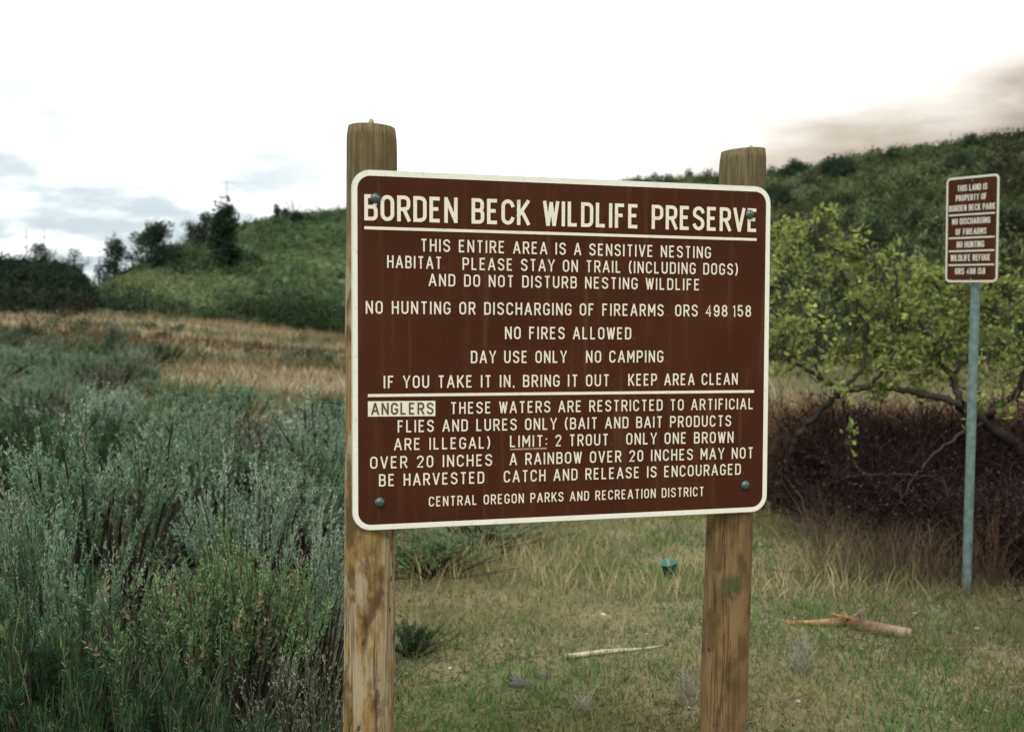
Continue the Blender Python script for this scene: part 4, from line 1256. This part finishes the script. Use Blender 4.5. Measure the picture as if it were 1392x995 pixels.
def post(foot_l, top_l, r, mat, seed, cut):
    """a peeled log standing behind the panel, in the sign's own frame"""
    rng = np.random.default_rng(seed)
    nk, n = 90, 48
    z = np.linspace(0, 1, nk); ang = np.linspace(0, 2 * np.pi, n, endpoint=False)
    A = np.array(foot_l); B = np.array(top_l)
    ax = A + (B - A) * z[:, None]
    Rr = r * (1 + .05 * (vnoise(ang[None] * 1.2 + seed, z[:, None] * 5) - .5) + .03 * (vnoise(np.cos(ang)[None] * 3 + 20 + seed, z[:, None] * 22) - .5)) * (1.04 - .05 * z[:, None])
    Rr[-1] *= .94; Rr[-2] *= .99
    P = ax[:, None] + np.stack([Rr * np.cos(ang), Rr * np.sin(ang), np.zeros_like(Rr)], -1)
    P[:, :, 2] += (cut * np.cos(ang)[None]) * (z[:, None] > .985)
    idx = np.arange(nk * n).reshape(nk, n)
    f = np.stack([idx[:-1], np.roll(idx, -1, 1)[:-1], np.roll(idx, -1, 1)[1:], idx[1:]], -1).reshape(-1, 4)
    V = np.concatenate([P.reshape(-1, 3), P[-1].mean(0)[None] + np.array([0, 0, .003])])
    cap_f = np.stack([idx[-1], np.roll(idx[-1], -1), np.full(n, nk * n)], 1)
    me = mesh_from('post', V, np.concatenate([f.ravel(), cap_f.ravel()]), np.concatenate([np.full(len(f), 4), np.full(n, 3)]), mat, smooth=True)
    return link('post', me, sign)


inv = Matrix.Translation((S_LOC.x, S_LOC.y, 0)) @ Matrix.Rotation(S_YAW, 4, 'Z')
inv = inv.inverted()
def loc_of(p): return np.array(inv @ Vector(p))
PR = .0655
def post_axis(top, low):
    top = loc_of(top); low = loc_of(low); d = (top - low) / (top[2] - low[2])
    foot = low + d * (-.25 - low[2])
    return foot, top
f1, t1 = post_axis((-0.3649, 2.6067, 2.0674), (-0.3818, 2.6035, 0.4786))
f2, t2 = post_axis((0.6576, 2.8731, 2.0555), (0.6097, 2.862, 0.3722))
for q in (f1, t1, f2, t2): q[1] = max(q[1], .0) * 0 + PR + .006
w1 = post_wood('weathered_post_wood', 1.0, (0.275, 0.185, 0.065), (0.09, 0.056, 0.024), (0.34, 0.285, 0.175), (0.17, 0.135, 0.065))
w2 = post_wood('brown_post_wood', 2.7, (0.185, 0.122, 0.05), (0.065, 0.043, 0.022), (0.21, 0.14, 0.07), (0.155, 0.13, 0.07), .5, (float(f2[0] + (t2[0] - f2[0]) * .47 - .022), 0.012, 0.823))
post_l = post(f1, t1, PR, w1, 3, -.003)
post_l['label'] = 'golden post mottled with pale and dark stains'
post_r = post(f2, t2, PR * 1.0, w2, 8, .004)
post_r['label'] = 'brown post leaning slightly, with a green stain'
# splinters left standing on the post heads
def splinter(parent, tl, dx, hgt, wid, lean):
    b = Buf(); z = np.linspace(-.004, hgt, 5)
    p = np.stack([tl[0] + dx + lean * z, np.full(5, tl[1] - .01), tl[2] + z], 1)
    b.tubes(p[None], (wid * np.array([1, 1.05, .95, .9, .55]))[None], (0.33, 0.30, 0.20), 7)
    return link('splinter', b.build('splinter', M_BARK), parent)
splinter(post_l, t1, -.004, .020, .0085, .1)
splinter(post_r, t2, .014, .013, .007, .6)

# ------------------------------------------------------------------ the small sign on its steel pole
QW, QH = .327, .61
q_root = empty('small_sign', (2.672, 5.80, float(ground_z(2.672, 5.80))))
tag(q_root, 'small narrow brown sign with ruled rows of text on a grey steel pole', 'sign')
qp = link('panel', panel_mesh(QW, QH, .03, .003), q_root)
qp.location = (2.6595 - 2.672, 5.7847 - 5.80, 2.1195 - q_root.location.z); qp.rotation_euler = (Matrix.Rotation(-.9926, 3, 'Z') @ Matrix.Rotation(.06, 3, 'X') @ Matrix.Rotation(.0365, 3, 'Y')).to_euler()
M_BORDER2 = sign_white('small_border_paint', (0.58, 0.56, 0.46), (0.66, 0.64, 0.56), (0.4, 0.36, 0.28))
bo = link('border', border_mesh(QW, QH, .03, .001, .0125, -.0023), qp); bo.data.materials[0] = M_BORDER2
QL = [('THIS LAND IS', -.0805, .0792, .2225, .2225, .0355), ('PROPERTY OF', -.0875, .0772, .1670, .1670, .0350), ('BORDEN BECK PARK', -.1240, .1220, .1085, .1085, .0355),
      ('NO DISCHARGING', -.1061, .0983, .0320, .0320, .0350), ('OF FIREARMS', -.0866, .0785, -.0290, -.0290, .0360), ('NO HUNTING', -.0790, .0683, -.1030, -.1030, .0360),
      ('WILDLIFE REFUGE', -.1122, .1023, -.1800, -.1800, .0362), ('ORS 498.158', -.0868, .0766, -.2580, -.2580, .0370)]
for a in QL:
    a = (a[0], a[1] * 1.16, a[2] * 1.16, *a[3:])
    b = Buf(); lettering(b, *a, -.0023, stroke=.16, gap=.15, space=.72)
    link('text_line', b.build('text_line', M_BORDER2), qp)
for z in (.087, -.0465, -.1225, -.2035):
    b = Buf(); bar(b, -.143, z, .141, z, .009, -.0023); link('rule', b.build('rule', M_BORDER2), qp)
sb = bolt_mesh(.006, .005)
for z in (.278, -.285):
    o = link('bolt', sb, qp); o.location = (0, -.0018, z)
M_POLE = metal('galvanised_pole', (0.10, 0.155, 0.145), (0.16, 0.225, 0.21), .5, .25, 25)
b = Buf(); zz = np.array([-.3, .3, 1.0, 1.7, 2.36])
nrm = Vector((math.sin(.9926), math.cos(.9926), 0))     # behind the small panel
pt = np.stack([np.linspace(-.045, 0, 5) + nrm.x * .052, np.linspace(-.02, 0, 5) + nrm.y * .052, zz], 1)
b.tubes(pt[None], np.full((1, 5), .0262), (1, 1, 1), 16)
pl = link('pole', b.build('pole', M_POLE, True), q_root)


# ------------------------------------------------------------------ things lying in the grass
def lie(px, py, dz=0.0):
    """where the line of sight through a photo point meets the ground"""
    d = at(px, py, 1.0) - np.array([0, 0, CAM_H])
    t = 3.0
    for _ in range(60):
        p = np.array([0, 0, CAM_H]) + d * t
        t += (p[2] - float(ground_z(p[0], p[1])) - dz) / -d[2] * .7
    return np.array([0, 0, CAM_H]) + d * t


def lumpy_tube(pts, rad, cols, seed, sides=14, jag=.12, name='log', mat=None):
    rng = np.random.default_rng(seed)
    P = np.array(pts); k = len(P)
    t = np.gradient(P, axis=0); t = unit(t); up = np.array([0, 0, 1.0])
    a = unit(np.cross(t, up)); c = np.cross(a, t)
    ang = np.linspace(0, 2 * np.pi, sides, endpoint=False)
    rr = np.array(rad)[:, None] * (1 + jag * rng.normal(0, 1, (k, sides)) * .6 + jag * np.sin(ang * 2 + seed)[None])
    V = P[:, None] + rr[..., None] * (a[:, None] * np.cos(ang)[None, :, None] + c[:, None] * np.sin(ang)[None, :, None])
    idx = np.arange(k * sides).reshape(k, sides)
    f = np.stack([idx[:-1], np.roll(idx, -1, 1)[:-1], np.roll(idx, -1, 1)[1:], idx[1:]], -1).reshape(-1, 4)
    V = np.concatenate([V.reshape(-1, 3), P[:1], P[-1:]])
    c1 = np.stack([np.roll(idx[0], -1), idx[0], np.full(sides, k * sides)], 1); c2 = np.stack([idx[-1], np.roll(idx[-1], -1), np.full(sides, k * sides + 1)], 1)
    tone = np.repeat(np.array(cols), sides, 0) * rng.uniform(.75, 1.25, (k * sides, 1))
    C = np.concatenate([tone, np.array(cols)[:1] * 1.2, np.array(cols)[-1:] * 1.3])
    return mesh_from(name, V, np.concatenate([f.ravel(), c1.ravel(), c2.ravel()]), np.concatenate([np.full(len(f), 4), np.full(sides, 3), np.full(sides, 3)]), M_BARK, C)


def log_at(pxs, name, label, cat, rads, cols, seed, lift=0.0, res=4):
    G = np.array([lie(a, b_) for a, b_ in pxs])
    t = np.linspace(0, len(G) - 1, (len(G) - 1) * res + 1)
    P = np.stack([np.interp(t, np.arange(len(G)), G[:, i]) for i in range(3)], 1)
    rr = np.interp(t, np.arange(len(G)), rads); cc = np.stack([np.interp(t, np.arange(len(G)), np.array(cols)[:, i]) for i in range(3)], 1)
    P[:, 2] = ground_z(P[:, 0], P[:, 1]) + rr * .8 + lift
    c0 = P.mean(0); c0[2] = float(ground_z(c0[0], c0[1]))
    o = link(name, lumpy_tube(P - c0, rr, cc, seed)); o.location = tuple(c0)
    return tag(o, label, cat)


OR, BRK, CUT = (0.36, 0.235, 0.11), (0.11, 0.075, 0.045), (0.32, 0.25, 0.16)
lg = log_at([(1068, 848), (1110, 850), (1150, 851), (1170, 857), (1205, 864), (1238, 868)], 'broken_branch', 'thick broken branch with orange split wood lying right of the brown farther post', 'branch',
       [.008, .016, .026, .032, .030, .027], [OR, OR, (0.24, 0.145, 0.07), BRK, (0.22, 0.16, 0.11), CUT], 5)
kb = Buf()   # torn splinters standing at the break
rs = np.random.default_rng(9)
g0 = lie(1158, 853); l0 = np.array(lg.location)
for i in range(9):
    s_ = g0 - l0 + np.array([rs.normal(0, .035), rs.normal(0, .01), .045]); e_ = s_ + np.array([rs.normal(0, .05), rs.normal(0, .015), rs.uniform(.015, .04)])
    kb.tubes(np.stack([s_, (s_ + e_) / 2, e_])[None], np.array([[.008, .006, .002]]), np.array(OR) * rs.uniform(.5, 1.1), 5)
link('splinter', kb.build('splinter', M_BARK), lg)
log_at([(770, 895), (805, 891), (850, 886), (900, 879)], 'stick', 'bleached pale stick lying on the grass between the two posts', 'stick', [.015, .014, .011, .005],
       [(0.46, 0.42, 0.30), (0.42, 0.39, 0.27), (0.46, 0.43, 0.31), (0.36, 0.33, 0.23)], 7)
for pxs, lab, r_ in (([(1010, 772), (1060, 783), (1100, 785)], 'thin dark twig starting beside the far post, above the broken branch', .006),
                     ([(1118, 787), (1160, 788), (1222, 787)], 'thin dark twig in the pale grass above the broken branch, right end of two', .007),
                     ([(1108, 766), (1130, 757), (1152, 746)], 'thin dark twig slanting up toward the thicket edge', .005)):
    log_at(pxs, 'twig', lab, 'twig', [r_, r_, r_ * .5], [(0.06, 0.045, 0.035)] * 3, 3, lift=.03)

# small green cup
g = lie(912, 784)
cup = empty('plastic_cup', (g[0], g[1], g[2])); tag(cup, 'small teal green plastic cup in the grass just left of the brown farther post', 'cup')
M_TEAL = metal('teal_plastic', (0.012, 0.115, 0.085), (0.018, 0.15, 0.11), .4)
bm = bmesh.new(); n = 24; rings = []
for r_, z in ((.036, 0), (.038, .004), (.052, .10), (.056, .102), (.056, .107), (.050, .105), (.036, .008)):
    rings.append([bm.verts.new((r_ * math.cos(a), r_ * math.sin(a), z)) for a in np.linspace(0, 2 * np.pi, n, endpoint=False)])
for a, b_ in zip(rings[:-1], rings[1:]):
    for i in range(n): bm.faces.new((a[i], a[(i + 1) % n], b_[(i + 1) % n], b_[i])).smooth = True
bm.faces.new(list(reversed(rings[0]))); bm.faces.new(rings[-1])
me = bpy.data.meshes.new('body'); bm.to_mesh(me); bm.free(); me.materials.append(M_TEAL)
o = link('body', me, cup); o.rotation_euler = (R(9), R(-11), 0); o.location = (0, 0, -.005)


def stone_mesh(seed):
    rng = np.random.default_rng(seed)
    bm = bmesh.new(); bmesh.ops.create_icosphere(bm, subdivisions=3, radius=1)
    for v in bm.verts:
        d = Vector(v.co)
        v.co *= 1 + .35 * (float(vnoise(d.x * 1.4 + seed * 3, d.y * 1.4 + d.z * 1.9)) - .5) + .12 * (float(vnoise(d.x * 5 + seed, d.y * 5 + d.z * 4)) - .5)
        v.co.z *= .62
    for f in bm.faces: f.smooth = False
    me = bpy.data.meshes.new('stone'); bm.to_mesh(me); bm.free()
    return me


M_PALEST = metal('pale_stone', (0.36, 0.33, 0.27), (0.5, 0.47, 0.40), .9, 0, 40)
M_DARKST = metal('dark_stone', (0.03, 0.029, 0.027), (0.10, 0.095, 0.085), .9, 0, 30)
SL = 'little pale stone scattered in the grass below the signs'
for k, (px, py, s_) in enumerate([(1034, 741, .018), (820, 836, .016), (1340, 967, .013), (612, 909, .012), (935, 963, .012), (880, 862, .011), (1180, 690, .02), (1328, 855, .014), (1085, 954, .012), (1243, 835, .016)]):
    p = lie(px, py); o = link('stone', stone_mesh(k)); o.data.materials.append(M_PALEST); o.location = (p[0], p[1], p[2] + s_ * .3); o.scale = (s_, s_ * .8, s_ * .8); o.rotation_euler.z = k
    tag(o, SL, 'stone', 'pale stones in the grass')
for k, (px, py, s_, lab) in enumerate([(706, 932, .05, 'grey flat stone with pale top at the left of the dark clods, between the posts'), (738, 922, .035, 'dark clod right of the grey flat stone, between the posts'), (722, 934, .03, 'dark clod lowest beside the grey flat stone, between the posts')]):
    p = lie(px, py); o = link('stone' if k == 0 else 'clod', stone_mesh(30 + k)); o.data.materials.append(M_DARKST); o.location = (p[0], p[1], p[2] + s_ * .2); o.scale = (s_, s_ * .8, s_ * .6); o.rotation_euler.z = k * 2
    tag(o, lab, 'stone' if k == 0 else 'clod')


def weed(px, py, h, n, seed, label, col):
    rng = np.random.default_rng(seed); p = lie(px, py)
    root = Buf(); ph = rng.uniform(0, 6.28, n); th = np.abs(rng.normal(0, .4, n)); L = rng.uniform(.5, 1, n) * h
    s_ = np.linspace(0, 1, 6)
    d = np.stack([np.sin(th) * np.cos(ph), np.sin(th) * np.sin(ph), np.cos(th)], 1)
    P = d[:, None] * (L[:, None] * s_)[..., None] + rng.normal(0, .012, (n, 6, 3)) * s_[None, :, None]; P[..., 2] -= .01
    root.tubes(P, np.linspace(.0022, .001, 6)[None] * np.ones((n, 1)), np.array(col) * rng.uniform(.7, 1.2, (n, 1)), 4)
    m = n * 6; si = rng.integers(0, n, m); j = rng.integers(2, 6, m); td = unit(d[si] + rand_dirs(rng, m) * .8); tl = rng.uniform(.02, .07, m)
    q = np.linspace(0, 1, 3); root.tubes(P[si, j][:, None] + td[:, None] * (tl[:, None] * q)[..., None], np.linspace(.0014, .0006, 3)[None] * np.ones((m, 1)), np.array(col), 3)
    o = link('dry_weed', root.build('dry_weed', M_BARK)); o.location = tuple(p); tag(o, label, 'weed')


weed(935, 960, .17, 22, 1, 'pale dry weed just left of the foot of the far post', (0.36, 0.33, 0.26))
weed(1092, 920, .20, 18, 2, 'pale stalky weed standing in the grass below the broken branch', (0.30, 0.30, 0.24))
weed(790, 975, .10, 14, 3, 'small pale dry weed at the bottom, between the posts', (0.38, 0.35, 0.27))
weed(1350, 800, .5, 26, 4, 'tall rusty dead stalks right of the small sign pole', (0.10, 0.062, 0.042))
